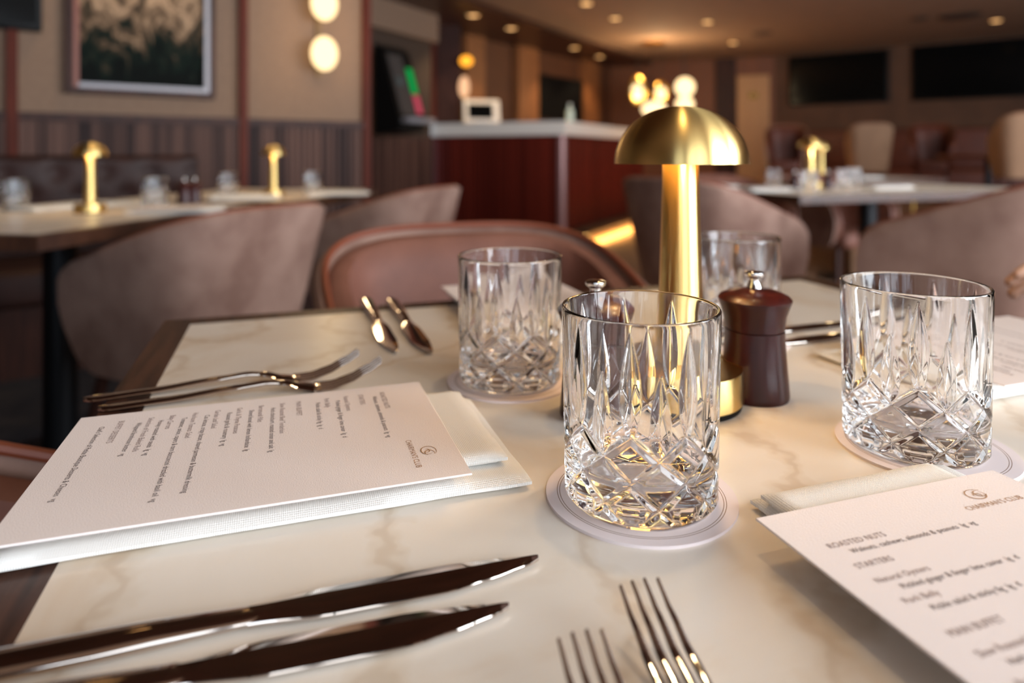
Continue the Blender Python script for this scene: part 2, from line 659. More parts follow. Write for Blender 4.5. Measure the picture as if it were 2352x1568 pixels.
def tumbler_mesh(NT, NZ):
    b = MB()
    rings = []

    def ring(r, z, cut=False):
        out = []
        for j in range(NT):
            th = 2 * pi * j / NT
            rr = r - (cut_depth(th, z) if cut else 0)
            out.append((rr * cos(th), rr * sin(th), z))
        return out
    rings.append(ring(0.002, 0.0025))
    rings.append(ring(0.030, 0.0022))
    rings.append(ring(0.034, 0.0))
    rings.append(ring(0.0375, 0.0004))
    rings.append(ring(0.0388, 0.002))
    for i in range(NZ + 1):
        z = 0.003 + (GH - 0.006) * i / NZ
        rings.append(ring(0.0393 + 0.0017 * (z / GH), z, True))
    rr = 0.00095
    for i in range(13):
        a = pi * i / 12
        rings.append(ring(0.04005 + rr * cos(a), GH - rr + rr * sin(a)))
    for i in range(1, 11):
        z = GH - 0.00095 - (GH - 0.02495) * i / 10
        rings.append(ring(0.0391 - 0.0029 * (i / 10) ** 0.8, z))
    for a in (0.25, 0.5, 0.75, 0.92):
        rings.append(ring(0.0362 - 0.014 * (1 - sqrt(1 - a * a)) * 1.3, 0.024 - 0.010 * a))
    rings.append(ring(0.012, 0.0136))
    rings.append(ring(0.002, 0.0134))
    b.loft(rings)
    return b


G_TUM = 'cut crystal tumblers'
tum = tumbler_mesh(540, 170).build('crystal_tumbler', M_glass, angle=70)
tag(tum, 'empty cut crystal tumbler nearest the camera at centre', 'glass', G_TUM)
tum_far = tumbler_mesh(180, 60).build('crystal_tumbler', M_glass, angle=70)
tag(tum_far, 'x', 'glass', G_TUM)

cb = MB()
rad = [0.0, 0.0418, 0.0422, 0.0431, 0.0435, 0.0492]
ringsmat = [0, 1, 0, 1, 0]
n = 96
for (r0, r1, m_) in zip(rad[:-1], rad[1:], ringsmat):
    v = []
    for r in (max(r0, 0.0005), r1):
        v += [(r * cos(2 * pi * j / n), r * sin(2 * pi * j / n), 0.0015) for j in range(n)]
    cb.add(v, [(j, (j + 1) % n, n + (j + 1) % n, n + j) for j in range(n)], m_)
cb.add([(0.0492 * cos(2 * pi * j / n), 0.0492 * sin(2 * pi * j / n), z) for z in (0.0015, 0.0) for j in range(n)],
       [(j, (j + 1) % n, n + (j + 1) % n, n + j) for j in range(n)] + [tuple(n + j for j in range(n))])
coaster = cb.build('coaster', [M_coaster, M_ring])
tag(coaster, 'x', 'coaster', 'round paper coasters')
coaster['label'] = 'round blush coaster under the nearest tumbler at centre'


def ground(px, Y):
    return Vector(((px - CX) / FPX * Y, Y, TZ))


g1 = ground(1470, 0.356); g2 = ground(1171, 0.535); g3 = ground(2098, 0.418); g4 = ground(1690, 0.655)
CZ = Vector((0, 0, 0.0015))
place(tum, g1 + CZ, radians(3 + 90))
place(coaster, g1, 0)
dup(tum, g2 + CZ, 0.3, 'cut crystal tumbler behind the left menu, left of the brass lamp')
dup(coaster, g2, 0, 'coaster under the left tumbler, partly hidden by the left napkin')
dup(tum, g3 + CZ, 0.75, 'cut crystal tumbler at right, above the right hand menu')
dup(coaster, g3 + Vector((0.004, -0.004, 0)), 0, 'coaster under the right tumbler, above the right hand menu')
dup(tum, g4 + CZ, 1.2, 'cut crystal tumbler half hidden behind the brass lamp')
dup(coaster, g4, 0, 'coaster under the tumbler behind the brass lamp')

# ------------------------------------------------------------------ brass mushroom lamp
LAMPS = []


def make_lamp(label, loc):
    t = thing('table_lamp', label, 'lamp', loc, 0, 'brass mushroom lamps')
    MB().lathe([(0.042, 0.0), (0.0425, 0.002), (0.0425, 0.0035)], 64).build('foot_pad', M_black, t)
    MB().lathe([(0.0425, 0.0036), (0.0435, 0.0046), (0.0435, 0.0255), (0.0428, 0.0268), (0.0180, 0.0272)], 72).build('base', M_brass, t)
    pr = []
    for i in range(19):
        s_ = i / 18
        z = 0.0273 + (0.176 - 0.0273) * s_
        pr.append((0.0172 - 0.0046 * s_ ** 0.9, z))
    MB().lathe(pr, 64).build('stem', M_brass, t)
    pr = []
    R, HH = 0.0475, 0.0415
    for i in range(25):
        a = pi / 2 * i / 24
        pr.append((max(R * cos(a) ** 0.93 if i < 24 else 0.0006, 0.0006), 0.1715 + HH * sin(a)))
    inner = [(max(r - 0.0012, 0.0004), z - 0.0012 if i else z) for i, (r, z) in enumerate(pr)]
    sh = MB().lathe(pr[::-1] + inner, 96, caps=False).build('dome_shade', M_brass, t)
    MB().lathe([(0.0135, 0.190), (0.026, 0.190), (0.026, 0.193), (0.0135, 0.193)], 40).build('diffuser', E_bulb, t)
    return t


lamp_loc = ground(1563, 0.491)
lamp0 = make_lamp('brass mushroom table lamp standing in the middle of the foreground table', lamp_loc)
point_light('table_lamp_bulb', lamp_loc + Vector((0, -0.03, 0.181)), 0.22, WARM, 0.006)
point_light('table_lamp_bulb', lamp_loc + Vector((0, 0.03, 0.181)), 0.22, WARM, 0.006)

# ------------------------------------------------------------------ mills
def make_mill(label, loc):
    t = thing('pepper_mill', label, 'mill', loc, 0, 'dark wood mills')
    pr = [(0.0238, 0.0), (0.0244, 0.0015), (0.0244, 0.004), (0.0236, 0.014), (0.0222, 0.030), (0.0213, 0.044), (0.0212, 0.0495)]
    MB().lathe(pr, 56).build('body', M_millwood, t)
    pr = [(0.0205, 0.0497), (0.0212, 0.0505), (0.0214, 0.053), (0.0222, 0.060), (0.0248, 0.0675), (0.0262, 0.0712), (0.0262, 0.0720),
          (0.024, 0.0744), (0.018, 0.0772), (0.010, 0.0788), (0.005, 0.0793)]
    MB().lathe(pr, 56).build('cap', M_millwood, t)
    pr = [(0.0045, 0.0793), (0.0055, 0.0800), (0.0048, 0.0820), (0.0038, 0.0850), (0.0042, 0.0870), (0.0066, 0.0885), (0.0072, 0.0900), (0.0070, 0.0912), (0.005, 0.0922), (0.001, 0.0925)]
    MB().lathe(pr, 40).build('knob', M_chrome, t)
    return t


mill0 = make_mill('dark wood mill with silver knob, right of the lamp', ground(1733, 0.502))
dup(mill0, ground(1368, 0.466), 0, 'dark wood mill seen through the nearest tumbler, left of the lamp')


# ------------------------------------------------------------------ napkins and menu cards
def pillow_slab(b, x0, x1, y0, y1, z0, z1, seed, amp=0.0012, nx=40, ny=28, soft=0.010):
    """soft folded cloth slab: rounded edges, a slight swell and waver"""
    hz = (z1 - z0) / 2
    def P(i, j, top):
        fx, fy = i / nx, j / ny
        x, y = x0 + (x1 - x0) * fx, y0 + (y1 - y0) * fy
        ex = min(x - x0, x1 - x) / soft
        ey = min(y - y0, y1 - y) / soft
        e = min(1.0, ex, ey)
        e = max(e, 0.0)
        prof = sqrt(max(0.0, 1 - (1 - e) ** 2))
        wob = noise.noise(Vector((x * 22 + seed, y * 22, seed))) * amp
        sidex = noise.noise(Vector((y * 30, seed * 3.1, 1))) * amp * 0.8
        sidey = noise.noise(Vector((x * 30, seed * 1.7, 5))) * amp * 0.8
        z = (z0 + hz) + (hz * (0.25 + 0.75 * prof) + (wob if top else 0) * prof) * (1 if top else -1)
        if not top:
            z = max(z, z0)
        return (x + sidex, y + sidey, z)
    top = [P(i, j, True) for j in range(ny + 1) for i in range(nx + 1)]
    bot = [P(i, j, False) for j in range(ny + 1) for i in range(nx + 1)]
    n1 = nx + 1
    f = []
    for j in range(ny):
        for i in range(nx):
            a = j * n1 + i
            f.append((a, a + 1, a + 1 + n1, a + n1))
            o = len(top)
            f.append((o + a, o + a + n1, o + a + 1 + n1, o + a + 1))
    rim = [i for i in range(n1)] + [j * n1 + nx for j in range(1, ny + 1)] + [ny * n1 + i for i in range(nx - 1, -1, -1)] + [j * n1 for j in range(ny - 1, 0, -1)]
    o = len(top)
    for k in range(len(rim)):
        a, c = rim[k], rim[(k + 1) % len(rim)]
        f.append((a, o + a, o + c, c))
    b.add(top + bot, f)


def make_napkin(label, seed=1):
    """length along x 0.25, depth along y 0.13: a lower fold and a narrower upper fold"""
    b = MB()
    pillow_slab(b, -0.125, 0.125, -0.064, 0.064, 0.0, 0.0066, seed, soft=0.006)
    pillow_slab(b, -0.123, 0.117, -0.046, 0.0635, 0.0062, 0.0128, seed + 4, soft=0.006)
    o = b.build('folded_napkin', M_linen, angle=60)
    tag(o, label, 'napkin', 'folded white napkins')
    return o


def text_mesh(lines):
    """lines: (text, x, y, size, align) -> verts, faces flat in XY"""
    V_, F_ = [], []
    for tx, x, y, sz, al in lines:
        cu = bpy.data.curves.new('t', 'FONT')
        cu.body = tx
        cu.size = sz
        cu.align_x = al
        cu.resolution_u = 3
        cu.space_character = 1.06
        ob = bpy.data.objects.new('t', cu)
        COL.objects.link(ob)
        dg = bpy.context.evaluated_depsgraph_get()
        me = bpy.data.meshes.new_from_object(ob.evaluated_get(dg))
        o = len(V_)
        V_ += [(p.co.x * 0.86 + x, p.co.y + y, 0.0) for p in me.vertices]
        F_ += [tuple(i + o for i in p.vertices) for p in me.polygons]
        bpy.data.objects.remove(ob)
        bpy.data.meshes.remove(me)
        bpy.data.curves.remove(cu)
    return V_, F_


CW, CH = 0.148, 0.212
ITEMS = [('H', 'ROASTED NUTS', 0.0300), ('D', 'Walnuts, cashews, almonds & peanuts  lg  vg', 0.0355), ('H', 'STARTERS', 0.0445),
         ('h', 'Natural Oysters', 0.0540), ('D', 'Pickled ginger & finger lime caviar  lg  d', 0.0597),
         ('h', 'Pork Belly', 0.0665), ('D', 'Pickle salad & sticky fig  lg  d', 0.0724), ('H', 'MAIN BUFFET', 0.0845),
         ('h', 'Slow Roasted Beef Tenderloin', 0.0945), ('D', 'Herb chimichurri, roasted onion and salt  lg', 0.1000),
         ('h', 'Barramundi Fillet', 0.1075), ('D', 'Shaved fennel with lemon hollandaise  lg', 0.1130),
         ('h', 'Garlic & Thyme Potatoes', 0.1205), ('D', 'Roasted garlic & rosemary  lg  vg', 0.1260),
         ('h', 'Garden Leaf Salad', 0.1335), ('D', 'Cos lettuce, crispy bacon, shaved parmesan & buttermilk dressing', 0.1390),
         ('h', 'Heirloom Tomato Salad', 0.1465), ('D', 'Tomatoes, onion, capers & torn bocconcini drizzled with basil oil  vg', 0.1520),
         ('h', 'Baby Carrots', 0.1595), ('D', 'Honey roasted with seeds  lg  vg', 0.1650),
         ('h', 'Selection of Fresh Baked Rolls', 0.1715), ('D', 'Whipped farmhouse butter  vg', 0.1770),
         ('H', 'BUFFET DESSERTS', 0.1880), ('D', "Chef's Selection of Petite Boutique Desserts & Cheeses  vg", 0.1970)]


def make_card(label):
    b = MB().bbox(0, CW, -CH, 0, 0.0, 0.0011, 0.0003, 1)
    o = b.build('menu_card', M_card, None, False)
    tag(o, label, 'menu', 'printed menu cards')
    hs = [(t, 0.014, -y, 0.0047 if k == 'H' else 0.0045, 'LEFT') for k, t, y in ITEMS if k != 'D']
    ds = [(t, 0.0205, -y, 0.0042, 'LEFT') for k, t, y in ITEMS if k == 'D']
    for nm, ls, m_ in (('heading_lettering', hs, M_ink2), ('dish_lettering', ds, M_ink)):
        v, f = text_mesh(ls)
        v = [(x, y, 0.00125) for x, y, z in v]
        MB().add(v, f).build(nm, m_, o, False)
    v, f = text_mesh([("CHAIRMAN'S CLUB", 0.1155, -0.0262, 0.0046, 'CENTER')])
    e = MB().add([(x, y, 0.00125) for x, y, z in v], f)
    cx, cy = 0.1155, -0.0165
    def arc(r, a0, a1, ox, oy, sq=0.75):
        pts = []
        for i in range(25):
            a = radians(a0 + (a1 - a0) * i / 24)
            k = 1 - 0.35 * (i / 24)
            pts.append((cx + ox + r * k * cos(a), cy + oy + r * k * sin(a) * sq, 0.0013))
        return pts
    e.tube(arc(0.0064, 40, 400, -0.0006, 0), [0.0001 + 0.00022 * sin(pi * i / 24) for i in range(25)], 6, flat=0.2)
    e.tube(arc(0.0040, 60, 330, 0.0022, 0.0002), [0.0001 + 0.0002 * sin(pi * i / 24) for i in range(25)], 6, flat=0.2)
    e.tube(arc(0.0026, -60, 200, -0.001, -0.0006), [0.0001 + 0.0002 * sin(pi * i / 24) for i in range(25)], 6, flat=0.2)
    e.build('club_emblem', M_gold, o, False)
    return o


NZ_ = 0.0131
nap = make_napkin('white linen napkin under the left menu card', 1)
card = make_card('pink white menu card lying sideways on the left napkin')
# left setting: card read from the left, top of the page towards +U
LC = on(1085, 1092, TZ + NZ_)              # near right corner of the left card


def put_card(o, top_left, rz, z):
    o.location = (top_left.x, top_left.y, z)
    o.rotation_euler = (0, 0, rz)


CZP = TZ + NZ_ + 0.0002
tl = LC + V * CW                            # page top-left corner = far right corner on the table
put_card(card, tl, ANG - pi / 2, CZP)
nc = LC - U * 0.0915 + V * 0.0665
place(nap, Vector((nc.x, nc.y, TZ)), ANG)
# near right setting: read from the camera's side
RC = on(1735, 1196, TZ + NZ_)
dup(card, Vector((RC.x, RC.y, CZP)), ANG, 'menu card at bottom right reaching out of the frame')
nc2 = RC + U * (0.021 + 0.064) + V * (0.031 - 0.125)
dup(nap, Vector((nc2.x, nc2.y, TZ)), ANG + pi / 2, 'white linen napkin under the bottom right menu card')
# back setting: read from the far side
BC = on(1013, 652, TZ + NZ_ + 0.004)        # far left corner
btl = BC + U * CW - V * CH
dup(card, Vector((btl.x, btl.y, CZP)), ANG + pi, 'menu card behind the left tumbler at the far table edge')
nb = BC + U * (CW / 2) - V * 0.115
dup(nap, Vector((nb.x, nb.y, TZ)), ANG + pi / 2, 'napkin under the menu card at the far table edge')
# far right setting: read from the right
FR = on(2316, 703, TZ + 0.024)
rtl = FR - U * CH - V * CW
dup(card, Vector((rtl.x, rtl.y, CZP)), ANG + pi / 2, 'menu card behind the right tumbler at the right frame edge')
nr = FR - U * (CH / 2 - 0.0) - V * 0.076
nr = nr - U * 0.022
dup(nap, Vector((nr.x, nr.y, TZ)), ANG + pi, 'thick napkin seen left of and behind the right tumbler')


# ------------------------------------------------------------------ cutlery
def make_knife(label):
    """tip at the origin, handle runs along -x"""
    t = thing('table_knife', label, 'knife', (0, 0, 0), 0, 'steel table knives')

    def ring(s_, hw, th, zc, y0=0.0, far=0.30, near=-0.55):
        prof_ = ((1, 0), (0.97, 0.25), (far, 1), (near, 0.86), (-0.97, 0.2), (-1, 0), (-0.9, -0.7), (0.9, -0.7))
        return [(-s_, y0 + hw * a, zc + th * c) for a, c in prof_]
    rb = []
    for i in range(37):
        f = i / 36
        s_ = 0.118 * f
        hw = 0.0088 * min(1.0, (f / 0.34)) ** 0.55 if f > 0 else 0.0006
        hw = max(hw, 0.0006)
        if f > 0.72:
            k = (f - 0.72) / 0.28
            hw = 0.0088 - 0.0034 * (3 * k * k - 2 * k ** 3)
        y0 = 0.0022 * (1 - min(1, f / 0.4)) ** 1.5
        rip = 0.00035 * sin(s_ * 2300) if s_ < 0.032 else 0
        rb.append(ring(s_, hw + rip * 0.6, 0.0013 + 0.0008 * f, 0.0026 + 0.0008 * f * f, y0, 0.30 + 0.15 * f ** 3, -0.10 - 0.15 * f ** 3))
    MB().loft(rb).build('blade', M_steel, t, angle=12)
    rh = [[(-0.113, 0.0040 * cos(2 * pi * j / 20), 0.0034 + 0.0014 * sin(2 * pi * j / 20)) for j in range(20)]]
    for i in range(25):
        f = i / 24
        s_ = 0.1182 + 0.108 * f
        hw = 0.0054 + 0.0020 * min(1, f / 0.45) + 0.0006 * f
        if f > 0.93:
            hw *= sqrt(max(0.02, 1 - ((f - 0.93) / 0.07) ** 2))
        th = 0.0021 + 0.0014 * min(1, f / 0.3)
        rh.append([(-s_, hw * cos(2 * pi * j / 20), 0.0034 + th * math.copysign(abs(sin(2 * pi * j / 20)) ** 0.8, sin(2 * pi * j / 20))) for j in range(20)])
    MB().loft(rh).build('handle', M_steel, t, angle=50)
    return t


def make_fork(label):
    """tine tips at the origin, handle runs along -x"""
    t = thing('table_fork', label, 'fork', (0, 0, 0), 0, 'steel table forks')

    def zc(s_):
        pts = [(0, 0.0185), (0.012, 0.0118), (0.025, 0.0058), (0.038, 0.0022), (0.050, 0.0016), (0.060, 0.0034), (0.072, 0.0072), (0.084, 0.0086), (0.105, 0.0072), (0.15, 0.0034), (0.195, 0.0018)]
        for (a, za), (b_, zb) in zip(pts[:-1], pts[1:]):
            if s_ <= b_:
                k = (s_ - a) / (b_ - a)
                k = k * k * (3 - 2 * k) * 0.5 + k * 0.5
                return za + (zb - za) * k
        return pts[-1][1]

    def ring(s_, y, hw, th, n=10):
        return [(-s_, y + hw * cos(2 * pi * j / n), zc(s_) + th * sin(2 * pi * j / n)) for j in range(n)]
    hd = MB()
    for k in range(4):
        yy = (k - 1.5) * 0.0055
        rs = []
        for i in range(13):
            s_ = 0.050 * i / 12
            spread = 1.0 - 0.12 * (i / 12)
            rs.append(ring(s_ + 0.0008 * abs(k - 1.5), yy * (0.93 + 0.07 * i / 12), 0.0007 + 0.0011 * min(1, i / 6), 0.0008 + 0.0004 * i / 12))
        hd.loft(rs)
    rs = []
    for i in range(13):
        s_ = 0.046 + 0.030 * i / 12
        f = i / 12
        hw = 0.0106 * (1 - f) ** 0.75 + 0.0032 * f if i else 0.0104
        rs.append(ring(s_, 0, max(hw, 0.0032), 0.0012 + 0.0008 * f, 16))
    hd.loft(rs)
    hd.build('tines', M_steel, t, angle=50)
    rs = []
    for i in range(25):
        f = i / 24
        s_ = 0.0762 + 0.119 * f
        hw = 0.0032 + 0.0042 * f ** 1.2
        if f > 0.93:
            hw *= sqrt(max(0.02, 1 - ((f - 0.93) / 0.07) ** 2))
        rs.append(ring(s_, 0, hw, 0.0020 - 0.0004 * f, 14))
    MB().loft(rs).build('handle', M_steel, t, angle=50)
    return t


kn = make_knife('upper of two steel knives at bottom left, below the napkin')
place(kn, on(1240, 1290, TZ + 0.002).xy.to_3d() + Vector((0, 0, TZ)), ANG - radians(0.5))
dup(kn, on(1172, 1402, TZ + 0.002).xy.to_3d() + Vector((0, 0, TZ)), ANG - radians(1.5), 'lower of two steel knives, running out at bottom left')
# far setting: handles hang towards the far edge, tips point at the camera
for (px, py, lb) in ((905, 810, 'left of two dark looking knives pointing towards the camera, near the left tumbler'), (985, 813, 'right of two dark looking knives pointing towards the camera, near the left tumbler')):
    p = on(px, py, TZ + 0.002)
    dup(kn, Vector((p.x, p.y, TZ)), ANG - pi / 2, lb)
# right setting
for (px, py, lb) in ((1742, 764, 'rear knife of the pair lying between mill and right tumbler'), (1765, 790, 'front knife of the pair lying between mill and right tumbler')):
    p = on(px, py, TZ + 0.002)
    dup(kn, Vector((p.x, p.y, TZ)), ANG + pi, lb)

fk = make_fork('upper of the two steel forks above the left menu')
d1 = on(694, 872, TZ); d2 = on(742, 893, TZ)
pf1 = d1 + U * 0.0445
place(fk, Vector((pf1.x, pf1.y, TZ)), ANG)
pf2 = d2 + U * 0.0445
dup(fk, Vector((pf2.x, pf2.y, TZ)), ANG - radians(1.0), 'lower of the two steel forks, touching the left menu edge')
# forks at bottom centre, handles towards the camera
for (px, py, lb) in ((1465, 1331, 'larger steel fork at bottom centre below the nearest tumbler'), (1330, 1449, 'steel fork at the bottom edge, left of the other fork')):
    p = on(px, py, TZ + 0.0185)
    dup(fk, Vector((p.x, p.y, TZ)), ANG + pi / 2 - radians(2), lb)


# ------------------------------------------------------------------ tub chairs
def make_chair(label, outer=M_suede, inner=M_leather, name='tub_chair'):
    """faces +x, stands at the origin"""
    t = thing(name, label, 'chair', (0, 0, 0), 0, 'taupe tub chairs')
    path = []
    NA, NB = 10, 40
    W_, BK, AF = 0.285, 0.27, 0.25
    for i in range(NA):
        path.append((AF - AF * i / NA, -W_))
    for i in range(NB + 1):
        a = pi * i / NB
        c_, s_ = cos(a), sin(a)
        path.append((-BK * abs(s_) ** 0.55, -W_ * math.copysign(abs(c_) ** 0.62, c_)))
    for i in range(NA - 1, -1, -1):
        path.append((AF - AF * i / NA, W_))

    def top(x):
        f = (AF - x) / (AF + BK)
        z = 0.630 + 0.155 * f ** 1.15
        e = max(0.0, (x - (AF - 0.09)) / 0.09)
        return z - 0.085 * (1 - sqrt(max(0, 1 - e * e)))

    def bot(x):
        e = max(0.0, (x - (AF - 0.12)) / 0.12)
        return 0.37 + 0.12 * (1 - sqrt(max(0, 1 - e * e)))

    def pos(x, y, z, ins):
        k = (z - 0.37) / 0.45
        sc = 0.76 + 0.24 * min(1, k) ** 0.95
        lean = -0.045 * k * max(0, -x / BK)
        L_ = sqrt(x * x + y * y)
        xx, yy = x * sc + lean, y * sc
        # inset towards the inside
        nx, ny = (xx / (BK + 0.001), yy / W_) if x < 0 else (0, math.copysign(1, y))
        l2 = sqrt(nx * nx + ny * ny) or 1
        return (xx - nx / l2 * ins, yy - ny / l2 * ins, z)

    def shell(i0, i1, rim, zlow=None):
        rings = []
        for (x, y) in path:
            zt, zb = top(x), bot(x)
            if zlow is not None:
                zb = max(zb, zlow)
            zt -= rim
            prof = []
            for k in range(9):
                prof.append(pos(x, y, zb + (zt - zb) * k / 8, i0))
            m_ = (i0 + i1) / 2
            prof.append(pos(x, y, zt + 0.008, m_))
            for k in range(8, -1, -1):
                prof.append(pos(x, y, zb + (zt - zb) * k / 8, i1))
            rings.append(prof)
        return MB().loft(rings)
    shell(0.0, 0.022, 0.0).build('outer_shell', outer, t, angle=60)
    shell(0.0225, 0.060, 0.012, 0.40).build('inner_upholstery', inner, t, angle=60)
    MB().tube([pos(x, y, top(x) + 0.008, 0.022) for x, y in path], 0.0055, 8).build('piping', M_pipe, t)
    MB().bbox(-0.17, 0.235, -0.182, 0.182, 0.372, 0.47, 0.035, 5).build('seat_cushion', inner, t)
    for sx, sy in ((1, 1), (1, -1), (-1, 1), (-1, -1)):
        lg = MB().tube([(sx * 0.15, sy * 0.16, 0.372), (sx * 0.19, sy * 0.20, 0.11)], [0.017, 0.0125], 14).build('leg', M_woodv, t)
        MB().tube([(sx * 0.19, sy * 0.20, 0.1098), (sx * 0.206, sy * 0.216, 0.0)], [0.0127, 0.009], 14).build('brass_ferrule', M_brassp, lg)
    return t


def rz_of(dx, dy):
    return atan2(dy, dx)


G_CH = 'taupe tub chairs'
ch = make_chair('brown leather lined tub chair facing the camera at the far side of the foreground table')
place(ch, uv(0.01, 0.58, 0), ANG - pi / 2)
ch_l = dup(ch, uv(-0.56, 0.02, 0), ANG, 'chair with rust leather arm at the left end of the foreground table')
dup(ch, uv(0.74, -0.02, 0), ANG + pi, 'tub chair at the right end of the foreground table')
dup(ch, Vector((-0.86, 1.86, 0)), rz_of(-0.90, 0.43), 'large taupe tub chair side on at left, nearest the foreground table')
dup(ch, Vector((-0.55, 2.86, 0)), rz_of(-0.92, 0.39), 'second taupe tub chair at left, behind the large one')
dup(ch, Vector((0.72, 2.42, 0)), rz_of(0.85, 0.53), 'taupe tub chair behind the lamp, facing the right hand table', scale=(0.96, 0.96, 1.07))
dup(ch, Vector((1.29, 1.93, 0)), rz_of(-0.70, 0.71), 'big taupe tub chair at right behind the right tumbler', scale=(1.0, 1.0, 1.12))
dup(ch, t3c + V * 0.62 + U * 0.42, ANG - pi / 2, 'pinkish tub chair on the far side of the long table, right end')
dup(ch, t3c + V * 0.62 - U * 0.32, ANG - pi / 2, 'tub chair on the far side of the long table, left end')

# ------------------------------------------------------------------ things on the other tables
LG = 'cut crystal tumblers'
place(tum_far, Vector((-1.56, 2.13, TZ)), 0.2)
tum_far['label'] = 'blurred tumbler at the left frame edge on the banquette table'
for (px, Y, lb) in ((355, 2.28, 'blurred tumbler right of the left brass lamp on the banquette table'),
                    (523, 2.80, 'blurred tumbler left of the lamp below the wall sconce'),
                    (718, 3.02, 'blurred tumbler right of the lamp below the wall sconce'),
                    (1778, 3.55, 'blurred tumbler at the left end of the long right hand table'),
                    (1858, 3.22, 'blurred tumbler in front of the lamp on the long right hand table'),
                    (1940, 3.45, 'front tumbler of the two right of the lamp on the long table'),
                    (1962, 3.72, 'rear tumbler of the two right of the lamp on the long table')):
    dup(tum_far, ground(px, Y), 0.1 * px, lb)
dup(lamp0, ground(207, 2.05), 0, 'blurred brass lamp on the banquette table at left')
dup(lamp0, ground(628, 2.80), 0, 'blurred brass lamp on the farther left table, below the sconce')
dup(lamp0, ground(1862, 3.48), 0, 'blurred brass lamp on the long right hand table', scale=1.22)
dup(lamp0, ground(1886, 5.05), 0, 'distant small brass lamp just right of the one on the long table', scale=1.22)
for px, Y in ((207, 2.05), (628, 2.80), (1862, 3.48)):
    point_light('table_lamp_bulb', ground(px, Y) + Vector((0, -0.03, 0.181)), 0.22, WARM, 0.008)
dup(mill0, ground(424, 2.40), 0, 'left one of the two blurred mills on the banquette table')
dup(mill0, ground(447, 2.43), 0, 'right one of the two blurred mills on the banquette table')
dup(mill0, ground(1825, 3.40), 0, 'blurred mill left of the lamp on the long table')
dup(mill0, ground(1902, 3.38), 0, 'blurred mill right of the lamp on the long table')
for (px, Y, rz, lb) in ((140, 2.20, 1.2, 'napkin left of the lamp on the banquette table'),
                        (405, 2.07, 0.0, 'napkin at the right edge of the banquette table'),
                        (285, 2.36, 0.1, 'napkin at the far side of the banquette table, behind the left lamp'),
                        (565, 2.70, 0.1, 'napkin left of the lamp below the sconce'),
                        (780, 2.94, 0.1, 'napkin at the right edge of the table below the sconce'),
                        (1760, 3.28, 0.3, 'napkin at the left end of the long right hand table'),
                        (2035, 3.50, 0.3, 'napkin near the right end of the long right hand table'),
                        (1650, 3.62, 1.8, 'small looking napkin just right of the brass dome on the long table'),
                        (1985, 4.85, 0.3, 'napkin on the distant table behind the long one')):
    dup(nap, ground(px, Y), rz, lb)
for (px, Y, rz, lb) in ((1760, 3.28, 0.25, 'menu card on the napkin at the left end of the long table'),
                        (2035, 3.50, 0.3, 'menu card on the napkin at the right end of the long table'),
                        (405, 2.07, 0.0, 'menu card on the napkin at the edge of the banquette table')):
    p = ground(px, Y)
    R_ = Matrix.Rotation(rz, 3, 'Z') @ Vector((-CW / 2, CH / 2, 0))
    p2 = p + Matrix.Rotation(pi / 2, 3, 'Z') @ R_
    dup(card, Vector((p2.x, p2.y, CZP)), rz + pi / 2, lb)

# ------------------------------------------------------------------ left wall: banquette, picture, sconce, screen
s0, s1 = -1.6, wall_s(443)
bq = thing('banquette', 'long dark brown tufted leather banquette along the left wall', 'bench', A0, WRZ)
d0, d1b = -0.13, -0.045
g = MB()
nx, nz = 120, 20
rows = []
for j in range(nz + 1):
    z = 0.46 + 0.46 * j / nz
    row = []
    for i in range(nx + 1):
        x = s0 + (s1 - s0) * i / nx
        tuft = 0.0
        for (ox, oz) in ((0, 0.60), (0.1, 0.72), (0, 0.84)):
            kx = (x - ox) / 0.2
            dx = abs(kx - round(kx)) * 0.2
            tuft += 0.022 * math.exp(-(dx * dx + (z - oz) ** 2) / 0.0016)
        e = min(1, (0.92 - z) / 0.05)
        row.append((x, d0 + tuft + 0.05 * (1 - sqrt(max(0, 1 - (1 - e) ** 2))), z))
    rows.append(row)
back = [[(p[0], -0.046, p[2]) for p in row] for row in rows]
n1 = nx + 1
vv = [p for r in rows for p in r] + [p for r in back for p in r]
ff = []
for j in range(nz):
    for i in range(nx):
        a = j * n1 + i
        o = n1 * (nz + 1)
        ff += [(a, a + 1, a + 1 + n1, a + n1), (o + a, o + a + n1, o + a + n1 + 1, o + a + 1)]
o = n1 * (nz + 1)
for i in range(nx):
    ff += [(i, o + i, o + i + 1, i + 1), (nz * n1 + i, nz * n1 + i + 1, o + nz * n1 + i + 1, o + nz * n1 + i)]
for j in range(nz):
    ff += [(j * n1, (j + 1) * n1, o + (j + 1) * n1, o + j * n1), (j * n1 + nx, o + j * n1 + nx, o + (j + 1) * n1 + nx, (j + 1) * n1 + nx)]
g.add(vv, ff).build('backrest', M_dkleather, bq)
MB().bbox(s0, s1, -0.62, -0.131, 0.30, 0.46, 0.04, 4).build('seat', M_dkleather, bq)
MB().box(s0 + 0.02, s1 - 0.02, -0.56, -0.06, 0.0, 0.299).build('plinth', M_woodv, bq, False)

